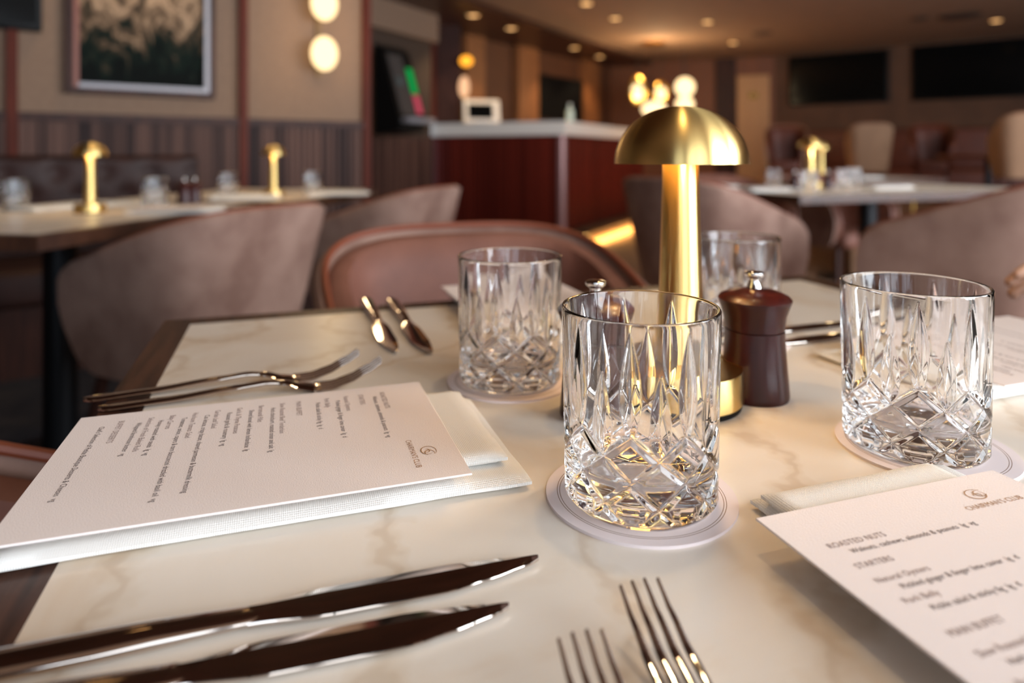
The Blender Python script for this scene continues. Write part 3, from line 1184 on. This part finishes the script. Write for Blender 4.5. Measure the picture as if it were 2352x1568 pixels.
ps0, ps1 = wall_s(150), wall_s(490)
pz = CAMZ + (HY - 222) / FPX * (A0.y + WALLDIR.y * (ps0 + ps1) / 2)
pic = thing('framed_picture', 'framed dark painting with pale brush strokes on the left wall', 'picture', A0, WRZ)
ph = 0.80
fm = MB()
fw = 0.03
fm.box(ps0, ps0 + fw, -0.045, -0.001, pz, pz + ph)
fm.box(ps1 - fw, ps1, -0.045, -0.001, pz, pz + ph)
fm.box(ps0 + fw, ps1 - fw, -0.045, -0.001, pz, pz + fw)
fm.box(ps0 + fw, ps1 - fw, -0.045, -0.001, pz + ph - fw, pz + ph)
fm.build('outer_frame', M_woodv, pic, False)
fm = MB()
f2, q0, q1, r0, r1 = 0.022, ps0 + fw + 0.001, ps1 - fw - 0.001, pz + fw + 0.001, pz + ph - fw - 0.001
fm.box(q0, q0 + f2, -0.052, -0.012, r0, r1, 1)
fm.box(q1 - f2, q1, -0.052, -0.012, r0, r1)
fm.box(q0 + f2, q1 - f2, -0.052, -0.012, r0, r0 + f2)
fm.box(q0 + f2, q1 - f2, -0.052, -0.012, r1 - f2, r1)
fm.build('silver_inner_frame', [M_silver, M_pipe], pic, False)
M_art = mat('dark_abstract_painting', srgb(18, 24, 20), 0.75, spec=0.1)
_v = coords(M_art, (4.5, 1, 2.6), (0, 0.5, 0))
_t = tex(M_art, _v, Scale=2.4, Detail=6.0, Roughness=0.6, Distortion=1.6)
_N, _L, _b = nodes(M_art)
_tc = _N.new('ShaderNodeTexCoord')
_sp = _N.new('ShaderNodeSeparateXYZ')
_L.new(_tc.outputs['Object'], _sp.inputs[0])
_mr = _N.new('ShaderNodeMapRange')
_mr.inputs['From Min'].default_value = pz + 0.06
_mr.inputs['From Max'].default_value = pz + 0.42
_mr.inputs['To Min'].default_value = -0.16
_mr.inputs['To Max'].default_value = 0.22
_L.new(_sp.outputs['Z'], _mr.inputs['Value'])
_ad = _N.new('ShaderNodeMath')
_L.new(_t.outputs['Fac'], _ad.inputs[0])
_L.new(_mr.outputs[0], _ad.inputs[1])
base(M_art, ramp(M_art, _ad.outputs[0], [(0.42, srgb(8, 12, 10)), (0.55, srgb(16, 28, 22)), (0.64, srgb(74, 58, 44)), (0.82, srgb(170, 140, 112))]))
MB().box(q0 + f2, q1 - f2, -0.020, -0.010, r0 + f2, r1 - f2).build('canvas', M_art, pic, False)

# wall sconce with two opal globes
ss = wall_s(729)
sy = A0.y + WALLDIR.y * ss
z_lo, z_hi = CAMZ + (HY - 128) / FPX * sy, CAMZ + (HY - 16) / FPX * sy
sc_ = thing('wall_sconce', 'brass wall sconce with two glowing oval globes beside the painting', 'wall lamp', A0, WRZ)
MB().box(ss - 0.012, ss + 0.012, -0.020, -0.0005, z_lo - 0.13, z_hi + 0.14).build('back_bar', mat('dull_brass', srgb(120, 92, 54), 0.6, 0.3), sc_, False)
for zz in (z_lo, z_hi):
    MB().tube([(ss, -0.02, zz), (ss, -0.06, zz)], 0.012, 12).build('globe_holder', M_brassp, sc_)
    MB().sphere((ss, -0.115, zz), 0.078, 0.055, 0.100, 32, 20).build('globe', E_globe, sc_)
    p = wp(ss, 0.23, zz)
    point_light('sconce_glow', p, 2.2, WARM, 0.05)

bx0, bx1 = wall_s(-60), wall_s(96)
sz = CAMZ + (HY - 76) / FPX * (A0.y + WALLDIR.y * bx1)
tvl = thing('wall_screen', 'black wall screen cut off at the top left corner', 'screen', A0, WRZ)
MB().bbox(bx0, bx1, -0.07, -0.001, sz, sz + 0.5, 0.008, 2).build('housing', M_black, tvl)
MB().box(bx0 + 0.02, bx1 - 0.02, -0.072, -0.0705, sz + 0.03, sz + 0.48).build('display', M_screen, tvl, False)

# information screen in the niche
kq = thing('information_display', 'black slanted display with green and red panels in the dark niche', 'display', (0, 0, 0), 0)
K0 = at(895, 200, 6.45)
kq.location = (K0.x, K0.y, 0)
kq.rotation_euler = (0, 0, nrz)
hk = MB()
prof = [(-0.02, 1.10), (-0.30, 1.13), (-0.30, 1.26), (-0.10, 1.90), (-0.02, 1.94)]
hk.loft([[(-0.25, y, z) for y, z in prof], [(0.16, y, z) for y, z in prof]])
hk.build('housing', M_black, kq, False)


def slant(x0, x1, f0, f1, lift=0.004):
    a, b_ = Vector((0, -0.30, 1.26)), Vector((0, -0.10, 1.90))
    nrm = Vector((0, -0.954, 0.298))
    v = []
    for l_ in (0.0005, lift):
        for f_ in (f0, f1):
            p = a.lerp(b_, f_) + nrm * l_
            v += [(x0, p.y, p.z), (x1, p.y, p.z)]
    return MB().add(v, [(0, 1, 3, 2), (4, 6, 7, 5), (0, 4, 5, 1), (2, 3, 7, 6), (0, 2, 6, 4), (1, 5, 7, 3)])


slant(-0.20, 0.02, 0.03, 0.92).build('display_screen', mat('grey_glass_screen', srgb(70, 66, 64), 0.25), kq, False)
slant(-0.14, -0.06, 0.46, 0.58, 0.006).build('screen_mark', E_sign, kq, False)
slant(0.045, 0.135, 0.36, 0.74).build('green_panel', E_green, kq, False)
slant(0.045, 0.135, 0.06, 0.34).build('red_panel', E_red, kq, False)
MB().bbox(-0.22, 0.19, -0.40, -0.301, 1.205, 1.255, 0.008, 2).build('silver_shelf', M_silver, kq)

# ------------------------------------------------------------------ the bar
KB = Vector((0.52, 7.02, 0))
LB = Vector((-0.93, 7.75, 0))
RD = Vector((sin(radians(25)), cos(radians(25)), 0))
RB = KB + RD * 3.4
inn = [RB + Vector((-0.6, 0.28, 0)), KB + Vector((-0.12, 0.62, 0)), LB + Vector((0.35, 0.20, 0)), LB + Vector((0.02, 0.24, 0))]
bar = thing('bar_counter', 'corner bar with white counter and dark red fluted front', 'bar counter', (0, 0, 0))


def inset(p, k):
    c_ = Vector((0.45, 8.2, 0))
    return p + (c_ - p).normalized() * k


poly = [LB, KB, RB] + inn
MB().loft([[(p.x, p.y, 0.12) for p in [inset(q, 0.03) for q in poly]], [(p.x, p.y, 1.12) for p in [inset(q, 0.03) for q in poly]]]).build('bar_body', M_bar, bar, False)
fl = MB()
for a, b_ in ((inset(LB, 0.03), inset(KB, 0.03)), (inset(KB, 0.03), inset(RB, 0.03))):
    d = b_ - a
    n_ = int(d.length / 0.05)
    nr_ = Vector((d.y, -d.x, 0)).normalized()
    for i in range(1, n_):
        p = a + d * (i / n_)
        w_ = d.normalized() * 0.016
        q = [p - w_, p - w_ + nr_ * 0.02, p + w_ + nr_ * 0.02, p + w_]
        fl.loft([[(x.x, x.y, 0.13) for x in q], [(x.x, x.y, 1.115) for x in q]])
fl.build('flutes', M_bar, bar, False)
MB().lathe([(0.05, 0.12), (0.05, 1.119)], 20, c=(inset(KB, 0.045).x, inset(KB, 0.045).y, 0)).build('corner_post', mat('rose_metal_corner', srgb(150, 112, 108), 0.35, 0.4), bar)
ov = [LB + Vector((-0.03, -0.03, 0)), KB + Vector((0.02, -0.06, 0)), RB + Vector((0.06, -0.02, 0))] + inn
MB().loft([[(p.x, p.y, 1.121) for p in ov], [(p.x, p.y, 1.262) for p in ov]]).build('counter_top', M_stone, bar, False)
kk = [inset(q, 0.12) for q in poly]
MB().loft([[(p.x, p.y, 0.0) for p in kk], [(p.x, p.y, 0.119) for p in kk]]).build('toe_kick', M_black, bar, False)
a, b_ = inset(KB, 0.10), inset(RB, 0.10)
nr_ = Vector(((b_ - a).y, -(b_ - a).x, 0)).normalized()
st = [a, b_, b_ + nr_ * 0.30, a + nr_ * 0.30]
MB().loft([[(x.x, x.y, 0.085) for x in st], [(x.x, x.y, 0.115) for x in st]]).build('foot_step', M_woodv, bar, False)  # step added so that its nosing hides the light strip
q = [a + nr_ * 0.255, a + nr_ * 0.285, b_ + nr_ * 0.285, b_ + nr_ * 0.255]
MB().loft([[(x.x, x.y, 0.078) for x in q], [(x.x, x.y, 0.0848) for x in q]]).build('light_strip', E_strip, bar, False)
for f in (0.1, 0.3, 0.5, 0.7, 0.9):
    p = a.lerp(b_, f) + nr_ * 0.33
    l = area_light('bar_strip_glow', (p.x, p.y, 0.082), (0, 0, -1), 0.12, 0.66, 13.0, (1.0, 0.58, 0.17))
    l.rotation_euler = (0, 0, atan2((b_ - a).y, (b_ - a).x) - pi / 2)

# things on and behind the bar
bar_z = 1.2622
p = at(1108, 270, 7.78)
mon = thing('till_monitor', 'pale grey till screen standing on the left end of the bar', 'monitor', (p.x, p.y, bar_z), radians(14))
MB().bbox(-0.10, 0.10, -0.08, 0.08, 0.0, 0.02, 0.006, 2).build('stand_foot', M_silver, mon)
mm = MB().bbox(-0.21, 0.21, -0.018, 0.018, 0.02, 0.29, 0.012, 3)
mm.xf(Matrix.Rotation(radians(-14), 4, 'X')).build('casing', M_stone, mon)
mm = MB().box(-0.165, 0.13, -0.0205, -0.0185, 0.06, 0.24)
mm.xf(Matrix.Rotation(radians(-14), 4, 'X')).build('display', M_screen, mon, False)


def make_bottle(name, label, loc, m, h=0.26, r=0.036, capm=M_stone):
    t = thing(name, label, 'bottle', loc)
    MB().lathe([(r * .95, 0), (r, 0.006), (r, h * .58), (r * .8, h * .68), (r * .38, h * .78), (r * .36, h * .93)], 20).build('body', m, t)
    MB().lathe([(r * .42, h * .931), (r * .42, h)], 16).build('stopper', capm, t)
    return t


p = at(1309, 270, 7.45)
make_bottle('dispenser_bottle', 'pale green white bottle standing on the bar corner', (p.x, p.y, bar_z), mat('pale_green_white_glass', srgb(206, 222, 208), 0.25), 0.21, 0.04)
bd = (BB1 - BB0).normalized()
bn = Vector((bd.y, -bd.x, 0))
brz = atan2(bd.y, bd.x)


def bb_s(px):
    k = (px - CX) / FPX
    return (k * BB0.y - BB0.x) / (bd.x - k * bd.y)


# back bar uprights, shelf, dark cabinets
M_post = noisy('lit_brown_post', srgb(128, 78, 42), srgb(142, 88, 48), 5, 0.6)
for k, (x0, x1) in enumerate(((1056, 1098), (1176, 1222), (1330, 1362))):
    e0, e1 = bb_s(x0), bb_s(x1)
    struct(MB().box(e0, e1, -0.12, -0.001, 0, CEILZ - 0.051).build('trim_%d' % (10 + k), M_post, None, False, loc=BB0, rz=brz))
cb_ = MB().bbox(bb_s(1100), bb_s(1390), -0.42, -0.121, 0.0, 1.12, 0.01, 2).build('back_bar_cabinet', M_woodv, loc=BB0, rz=brz)
tag(cb_, 'low dark cabinet against the wall behind the bar', 'cabinet')
shp = MB().box(bb_s(1225), bb_s(1326), -0.10, -0.002, 1.45, 2.1).build('wall_cabinet', M_black, None, False, loc=BB0, rz=brz)
tag(shp, 'black recessed cabinet on the wall behind the bar', 'cabinet')
M_dark_glass = mat('dark_bottle_glass', srgb(60, 34, 16), 0.12)
M_amb = mat('amber_spirit', srgb(170, 96, 36), 0.15)
M_clearb = mat('pale_bottle', srgb(170, 150, 130), 0.15)
first = None
for k, px in enumerate((1252, 1266, 1281, 1297, 1325, 1339)):
    s_ = bb_s(px)
    p = BB0 + bd * s_ + bn * 0.30
    lb = ('leftmost of the blurred bottles behind the bar', 'second blurred bottle from the left behind the bar', 'third blurred bottle from the left behind the bar',
          'bottle behind the bar just left of the pale dispenser', 'bottle behind the bar just right of the pale dispenser', 'rightmost of the blurred bottles behind the bar')[k]
    bt_ = make_bottle('spirit_bottle', lb, (p.x, p.y, 1.1205), (M_dark_glass, M_amb, M_clearb, M_dark_glass, M_amb, M_clearb)[k], 0.30, 0.038, M_black)
    bt_['group'] = 'bottles behind the bar'
# amber globe and pale lamp on the first upright
p = at(1071, 140, 7.9)
og = thing('wall_lamp', 'small amber globe lamp on the column edge left of the bar', 'wall lamp', (p.x, p.y, p.z))
MB().sphere((0, 0, 0), 0.075, 0.075, 0.062, 24, 14).build('globe', emit('deep_amber_globe', (1.0, 0.38, 0.03, 1), 1.9), og)
MB().tube([(-0.05, 0.07, 0), (-0.05, 0.16, 0)], 0.012, 10).build('bracket', M_brassp, og)
MB().tube([(0, 0, 0.05), (0, 0.12, 0.07)], 0.008, 10).build('arm', M_brassp, og)
p = at(1066, 200, 8.02)
tl_ = thing('counter_lamp', 'pale peach lamp glowing above the till screen', 'lamp', (p.x, p.y + 0.0, bar_z))
MB().lathe([(0.05, 0.0), (0.05, 0.01), (0.01, 0.012), (0.01, p.z - bar_z - 0.13)], 20).build('stand', M_brassp, tl_)
MB().sphere((0, 0, p.z - bar_z), 0.062, 0.062, 0.13, 20, 14).build('shade', emit('peach_shade', (1.0, 0.55, 0.30, 1), 1.1), tl_)

# ------------------------------------------------------------------ ceiling lights
DL = [(1347, 8, 0), (1413, 42, 0), (1625, 50, 0), (1684, 98, 0), (1725, 133, 0), (2288, 47, 0), (1087, 35, 1), (1174, 65, 1), (1319, 110, 1), (1377, 130, 1)]
DLL = ['ceiling downlight at the top edge above the bar corner', 'ceiling downlight right of the one at the top edge', 'bright ceiling downlight above the brass lamp',
       'ceiling downlight between the bright one and the door', 'ceiling downlight nearest the tan door', 'ceiling downlight at far right above the screens',
       'leftmost downlight in the dark wood soffit', 'second downlight from the left in the dark wood soffit', 'third downlight from the left in the dark wood soffit',
       'rightmost downlight in the dark wood soffit']
for (px, py, sf), lb in zip(DL, DLL):
    z = CEILZ - 0.0005 - (0.05 if sf else 0)
    p = on(px, py, z)
    t = thing('downlight', lb, 'ceiling light', (p.x, p.y, z), 0, 'ceiling downlights')
    MB().lathe([(0.062, -0.008), (0.075, -0.008), (0.078, 0.0), (0.062, 0.0)], 28, caps=False).build('trim_ring', M_brassp, t)
    MB().lathe([(0.001, -0.004), (0.060, -0.004)], 28, caps=False).build('lens', E_down, t)
    point_light('downlight_beam', (p.x, p.y, z - 0.03), 13 if not sf else 34, WARM, 0.04, radians(110))
# unseen downlights over the near tables, one added to brighten the foreground table top
for (x, y) in ((-1.1, 2.0), (-0.9, 3.1), (0.25, 0.75), (0.5, 1.9), (2.0, 3.5), (3.4, 5.6), (-0.2, 4.6), (-1.7, 3.2)):
    t = thing('downlight', 'recessed warm ceiling downlight above the near tables, outside the picture', 'ceiling light', (x, y, CEILZ - 0.0005 - (0.05 if y < 5.4 else 0)), 0, 'downlights over the near tables')
    MB().lathe([(0.062, -0.008), (0.075, -0.008), (0.078, 0.0), (0.062, 0.0)], 28, caps=False).build('trim_ring', M_brassp, t)
    MB().lathe([(0.001, -0.004), (0.060, -0.004)], 28, caps=False).build('lens', E_down, t)
    point_light('downlight_beam', (x, y, CEILZ - 0.085), 13, WARM, 0.04, radians(95))
for (px, py, r, lb) in ((1750, 76, 0.13, 'dark round ceiling vent beside the downlights'), (2112, 42, 0.10, 'small dark round ceiling vent at right'), (2205, 36, 0.22, 'large dark ceiling vent at far right')):
    p = on(px, py, CEILZ)
    o = MB().lathe([(r * 0.6, -0.012), (r * 0.9, -0.012), (r, 0.0), (r * 0.6, 0.0)], 32).build('ceiling_vent', mat('grey_brown_grille', srgb(70, 54, 46), 0.8), loc=(p.x, p.y, CEILZ - 0.0005))
    tag(o, lb, 'vent')

# pendant cluster
pc = thing('pendant_lamp', 'cluster pendant of glowing brass rimmed globes hanging beyond the brass lamp', 'pendant lamp', (0, 0, 0))
PY = 9.6
pp = at(1500, 190, PY)
MB().lathe([(0.16, CEILZ - 0.04), (0.16, CEILZ - 0.001)], 32, c=(pp.x, PY, 0)).build('canopy', M_brassp, pc)
for (px, py, rx, rz_, dY, disc) in ((1464, 206, 0.105, 0.19, 0, 1), (1518, 212, 0.09, 0.15, 0.2, 1), (1573, 200, 0.14, 0.14, 0.1, 0), (1573, 240, 0.13, 0.12, 0.1, 0), (1502, 250, 0.17, 0.11, -0.15, 0)):
    p = at(px, py, PY + dY)
    gl = MB().sphere(p, 0.078 if disc else rx, 0.07 if disc else rx * 0.7, 0.08 if disc else rz_, 24, 16).build('globe', E_globe, pc)
    if disc:
        MB().sphere((p.x + 0.02, p.y + 0.09, p.z + 0.01), rx * 1.2, 0.02, rz_ * 1.12, 24, 14).build('brass_disc', M_brassp, pc)
    MB().tube([(p.x, p.y + 0.02, p.z + rz_ * 0.6), (p.x * 0.9 + pp.x * 0.1, PY, CEILZ - 0.03)], 0.005, 8).build('rod', M_iron, pc)
    if py < 220:
        point_light('pendant_glow', (p.x, p.y - 0.3, p.z - 0.1), 8, WARM, 0.1)
point_light('pendant_glow', (pp.x, PY - 0.3, CEILZ - 0.3), 14, WARM, 0.1)

# door and screens on the far walls
bw = (Vector((4.25, 11.0, 0)) - BB1).normalized()
bwz = atan2(bw.y, bw.x)


def back_s(px):
    k = (px - CX) / FPX
    return (k * BB1.y - BB1.x) / (bw.x - k * bw.y)


dr = struct(MB().box(back_s(1694), back_s(1768), -0.05, -0.001, 0, 2.2).build('door_1', M_door, None, False, loc=BB1, rz=bwz))
dm = MB().box((back_s(1694) + back_s(1768)) / 2 - 0.07, (back_s(1694) + back_s(1768)) / 2 + 0.07, -0.058, -0.051, 1.82, 1.92).build('door_plate', M_brassp, dr, False)
struct(MB().box(back_s(1644), back_s(1690), -0.07, -0.001, 0, CEILZ).build('trim_20', M_woodv, None, False, loc=BB1, rz=bwz))
frz = atan2(FD.y, FD.x)


def fs(px):
    k = (px - CX) / FPX
    return (k * F1.y - F1.x) / (FD.x - k * FD.y)


for (x0, x1, lb) in ((1815, 2042, 'left one of two big dark wall screens at right'), (2096, 2560, 'right one of two big dark wall screens, cut by the frame')):
    e0, e1 = fs(x0), fs(x1)
    t = thing('wall_screen', lb, 'screen', F1, frz, 'big screens on the far right wall')
    MB().bbox(e0, e1, -0.07, -0.001, 1.68, 2.46, 0.008, 2).build('housing', M_black, t)
    MB().box(e0 + 0.03, e1 - 0.03, -0.0725, -0.0705, 1.71, 2.43).build('display', M_screen, t, False)

# far right seating on the raised floor
ARM = [(1805, 7.4, M_beige, (-0.4, -0.9), 'round brown armchair back beside the tan door'),
       (1995, 7.4, M_beige, (0.3, 0.95), 'beige armchair back in the far right seating area'),
       (2140, 7.3, M_orange, (-0.5, -0.85), 'rust brown armchair in the far right seating area'),
       (2352, 5.5, M_beige, (0.3, 0.95), 'beige armchair cut by the right frame edge, below the screens')]
ac = None
for px, Y, m_, (dx, dy), lb in ARM:
    p = at(px, 352, Y)
    c_ = make_chair(lb, m_, M_orange if m_ is M_beige else m_, 'lounge_chair')
    c_['group'] = 'armchairs on the raised floor'
    place(c_, (p.x, p.y, 0.28), rz_of(dx, dy))
    c_.scale = (0.82, 0.82, 1.22)
b2 = thing('wall_bench', 'dark rust leather wall bench below the far screens', 'bench', F1, frz)
MB().bbox(fs(1830), fs(2500), -0.17, -0.002, 0.70, 1.28, 0.04, 3).build('backrest', M_orange, b2)
MB().bbox(fs(1830), fs(2500), -0.70, -0.171, 0.281, 0.72, 0.05, 3).build('seat', M_orange, b2)
for (px, Y, lb) in ((2270, 6.3, 'low amber lit table among the far right armchairs'),):
    p = at(px, 352, Y)
    t = thing('side_table', lb, 'table', (p.x, p.y, 0.28))
    MB().lathe([(0.40, 0.60), (0.42, 0.605), (0.42, 0.63), (0.40, 0.64)], 40).build('tabletop', M_orange, t)
    MB().lathe([(0.20, 0), (0.20, 0.015), (0.03, 0.02), (0.03, 0.6)], 28).build('pedestal', M_iron, t)
    point_light('downlight_beam', (p.x, p.y, 2.2), 14, WARM, 0.05, radians(80))

# ------------------------------------------------------------------ hand of the guest at the right frame edge
hp = at(2352, 664, 0.72)
hd = bpy.data.meshes.new('person')


def skin_body(name, chains, m, parent=None):
    me = bpy.data.meshes.new(name)
    vs, es, rad_ = [], [], []
    for ch_ in chains:
        prev = None
        for it in ch_:
            if isinstance(it, int):
                prev = it
                continue
            x, y, z, r = it
            vs.append((x, y, z))
            rad_.append(r)
            if prev is not None:
                es.append((prev, len(vs) - 1))
            prev = len(vs) - 1
    me.from_pydata(vs, es, [])
    ob = bpy.data.objects.new(name, me)
    COL.objects.link(ob)
    md = ob.modifiers.new('skin', 'SKIN')
    md.use_smooth_shade = True
    for i, sv in enumerate(me.skin_vertices[0].data):
        sv.radius = (rad_[i], rad_[i])
        sv.use_root = (i == 0)
    sd = ob.modifiers.new('sub', 'SUBSURF')
    sd.levels = sd.render_levels = 2
    me.materials.append(m)
    if parent:
        ob.parent = parent
    return ob


def P3(u, v, z, r):
    p = uv(u, v, z)
    return (p.x, p.y, p.z, r)


# a seated guest at the right end of the table; only the fingertips reach into the picture
hx, hy, hz = hp.x, hp.y, hp.z
PU = 0.74
torso = [P3(PU, 0.0, 0.60, 0.125), P3(PU - 0.01, 0.0, 0.74, 0.118), P3(PU - 0.02, 0.0, 0.88, 0.128), P3(PU - 0.03, 0.0, 1.00, 0.105)]
shR, elR = P3(PU - 0.03, 0.165, 0.985, 0.062), P3(PU + 0.07, 0.200, 0.745, 0.045)
shL, elL = P3(PU - 0.03, -0.165, 0.985, 0.062), P3(PU - 0.01, -0.265, 0.735, 0.045)
wrR = (hx + 0.17, hy + 0.02, hz, 0.024)
hipR, knR, anR = P3(PU - 0.06, 0.095, 0.575, 0.088), P3(0.34, 0.13, 0.555, 0.060), P3(0.38, 0.14, 0.10, 0.042)
hipL, knL, anL = P3(PU - 0.06, -0.095, 0.575, 0.088), P3(0.34, -0.13, 0.555, 0.060), P3(0.38, -0.14, 0.10, 0.042)
chains = [list(torso)]                                                     # 0..3
chains.append([3, P3(PU - 0.045, 0, 1.075, 0.054), P3(PU - 0.065, 0, 1.150, 0.056)])   # 4,5
chains.append([3, shR, elR, wrR, (hx + 0.14, hy + 0.015, hz + 0.004, 0.024), (hx + 0.105, hy + 0.01, hz + 0.008, 0.026)])    # 12..16
fing = [(0.018, 0.000, 0.075), (0.022, 0.022, 0.082), (0.010, 0.042, 0.076), (-0.006, 0.056, 0.062)]
for k, (dz, dy, ln) in enumerate(fing):
    x0 = hx + 0.078
    chains.append([10, (x0, hy + dy - 0.012, hz + dz + (0.012 if k else 0.006), 0.0105),
                   (x0 - ln * 0.45, hy + dy - 0.012, hz + dz + (0.010 if k else 0.004), 0.0085),
                   (x0 - ln * 0.78, hy + dy - 0.012, hz + dz - 0.001, 0.0078), (x0 - ln, hy + dy - 0.012, hz + dz - 0.012, 0.0068)])   # 17..32
chains.append([9, (hx + 0.100, hy - 0.022, hz - 0.012, 0.013), (hx + 0.055, hy - 0.020, hz - 0.008, 0.0098), (hx + 0.022, hy - 0.012, hz - 0.002, 0.0088), (hx + 0.004, hy - 0.006, hz + 0.001, 0.0072)])  # 33..36
chains.append([3, shL, elL, P3(0.56, -0.150, 0.680, 0.025), P3(0.50, -0.135, 0.668, 0.027)])                 # 37..40
for k in range(4):
    v0 = -0.165 + 0.021 * k
    chains.append([34, P3(0.465, v0, 0.664, 0.0105), P3(0.435, v0, 0.656, 0.0088), P3(0.412, v0, 0.642, 0.0080), P3(0.402, v0, 0.630, 0.007)])
chains.append([33, P3(0.525, -0.105, 0.664, 0.013), P3(0.49, -0.088, 0.650, 0.010), P3(0.468, -0.082, 0.640, 0.008)])
for hip, kn_, an in ((hipR, knR, anR), (hipL, knL, anL)):
    chains.append([0, hip, kn_, an])
tmp_body = skin_body('person', chains, M_skin)
HC = uv(PU - 0.085, 0, 1.232)


def head_point(th, ph, k=1.0):
    """th round the head (0 = straight ahead), ph from chin (-pi/2) to crown"""
    f, s_, z = cos(ph) * cos(th), cos(ph) * sin(th), sin(ph)
    x, y, zz = 0.097 * f, 0.076 * s_, 0.118 * z
    if z < 0:
        y *= 1 - 0.30 * z * z
        x *= 1 - 0.12 * z * z
        if f < 0:
            x *= 1 - 0.35 * z * z
    if f > 0:
        g = math.exp(-((y / 0.012) ** 2))
        x += 0.024 * g * math.exp(-(((zz + 0.030) / 0.016) ** 2)) + 0.012 * g * math.exp(-(((zz + 0.008) / 0.020) ** 2))
        for e in (0.031, -0.031):
            x -= 0.011 * math.exp(-(((y - e) / 0.015) ** 2) - ((zz + 0.004) / 0.012) ** 2)
        x += 0.006 * math.exp(-(((zz + 0.064) / 0.010) ** 2) - (y / 0.024) ** 2)
        x += 0.008 * math.exp(-(((zz + 0.098) / 0.014) ** 2) - (y / 0.024) ** 2)
    return HC + (-U * (x * k) - V * (y * k)) + Vector((0, 0, zz * k))


hm = MB()
NTH, NPH = 64, 40
hm.loft([[head_point(2 * pi * j / NTH, -pi / 2 * 0.98 + pi * 0.98 * i / NPH) for j in range(NTH)] for i in range(NPH + 1)])
for sd_ in (1, -1):
    ec = HC + U * 0.008 - V * (0.076 * sd_) + Vector((0, 0, -0.012))
    em = MB().sphere((0, 0, 0), 0.018, 0.008, 0.031, 18, 12)
    em.xf(Matrix.Translation(ec) @ Matrix.Rotation(ANG + sd_ * 0.35, 4, 'Z'))
    hm.add(em.v, em.f)
bme = bpy.data.meshes.new_from_object(tmp_body.evaluated_get(bpy.context.evaluated_depsgraph_get()))
bpy.data.objects.remove(tmp_body)
hm.add([v.co[:] for v in bme.vertices], [tuple(p.vertices) for p in bme.polygons])
bpy.data.meshes.remove(bme)
person = hm.build('person', M_skin, angle=180)
rm = person.modifiers.new('remesh', 'REMESH')
rm.mode = 'VOXEL'
rm.voxel_size = 0.0032
rm.use_smooth_shade = True
sm_ = person.modifiers.new('smooth', 'SMOOTH')
sm_.iterations = 3
tag(person, 'fingers of a seated person just entering at the right frame edge', 'person')


def plus(p, d):
    return (p[0], p[1], p[2], p[3] + d)


wr2 = [wrR[i] + (elR[i] - wrR[i]) * 0.16 for i in range(3)]
wl = P3(0.56, -0.150, 0.680, 0.025)
wl2 = [wl[i] + (elL[i] - wl[i]) * 0.16 for i in range(3)]
jk = [[plus(torso[0], 0.050), plus(torso[1], 0.034), plus(torso[2], 0.020), plus(torso[3], 0.018), P3(PU - 0.045, 0, 1.065, 0.070)],
      [3, plus(shR, 0.018), plus(elR, 0.017), (wr2[0], wr2[1], wr2[2], 0.036)],
      [3, plus(shL, 0.018), plus(elL, 0.017), (wl2[0], wl2[1], wl2[2], 0.036)]]
skin_body('jacket', jk, M_sleeve, person)
skin_body('trousers', [[plus(torso[0], 0.034), plus(hipR, 0.024), plus(knR, 0.016), plus(anR, 0.022)], [0, plus(hipL, 0.024), plus(knL, 0.016), plus(anL, 0.022)]], M_sleeve, person)
for sv in (0.14, -0.14):
    skin_body('shoe', [[P3(0.40, sv, 0.045, 0.042), P3(0.33, sv, 0.040, 0.044), P3(0.24, sv, 0.034, 0.033)]], M_black, person)
hr = MB()
rows = []
for i in range(NPH + 1):
    ph_ = -pi / 2 * 0.98 + pi * 0.98 * i / NPH
    rows.append([head_point(2 * pi * j / NTH, ph_, 1.075) + U * 0.002 for j in range(NTH)])
vv = [p for r in rows for p in r]
ff = []
for i in range(NPH):
    for j in range(NTH):
        th_ = 2 * pi * (j + 0.5) / NTH
        ph_ = -pi / 2 * 0.98 + pi * 0.98 * (i + 0.5) / NPH
        fwd = cos(th_)
        low = 0.62 if fwd > 0.35 else (0.15 if fwd > -0.1 else -0.55)
        if ph_ > low:
            k_ = (j + 1) % NTH
            ff.append((i * NTH + j, i * NTH + k_, (i + 1) * NTH + k_, (i + 1) * NTH + j))
hair = hr.add(vv, ff).build('hair', noisy('brown_hair', srgb(40, 26, 18), srgb(58, 38, 26), 60, 0.6), person)
so = hair.modifiers.new('thick', 'SOLIDIFY')
so.thickness = 0.008
for sv in (0.031, -0.031):
    p = HC - U * 0.0765 - V * sv + Vector((0, 0, -0.004))
    ey = MB().sphere(p, 0.0112, n=20, m=14).build('eye', mat('eye_white', srgb(220, 214, 208), 0.3), person)
    MB().sphere(p - U * 0.0085, 0.0045, n=14, m=10).build('iris', mat('brown_iris', srgb(50, 30, 20), 0.2), ey)
mp_ = [HC - U * (0.090 - 0.012 * abs(t) ** 2) - V * (0.022 * t) + Vector((0, 0, -0.066 + 0.002 * t * t)) for t in (-1, -0.5, 0, 0.5, 1)]
MB().tube(mp_, [0.0015, 0.0042, 0.0050, 0.0042, 0.0015], 10).build('mouth', mat('lips', srgb(168, 98, 90), 0.5), person)
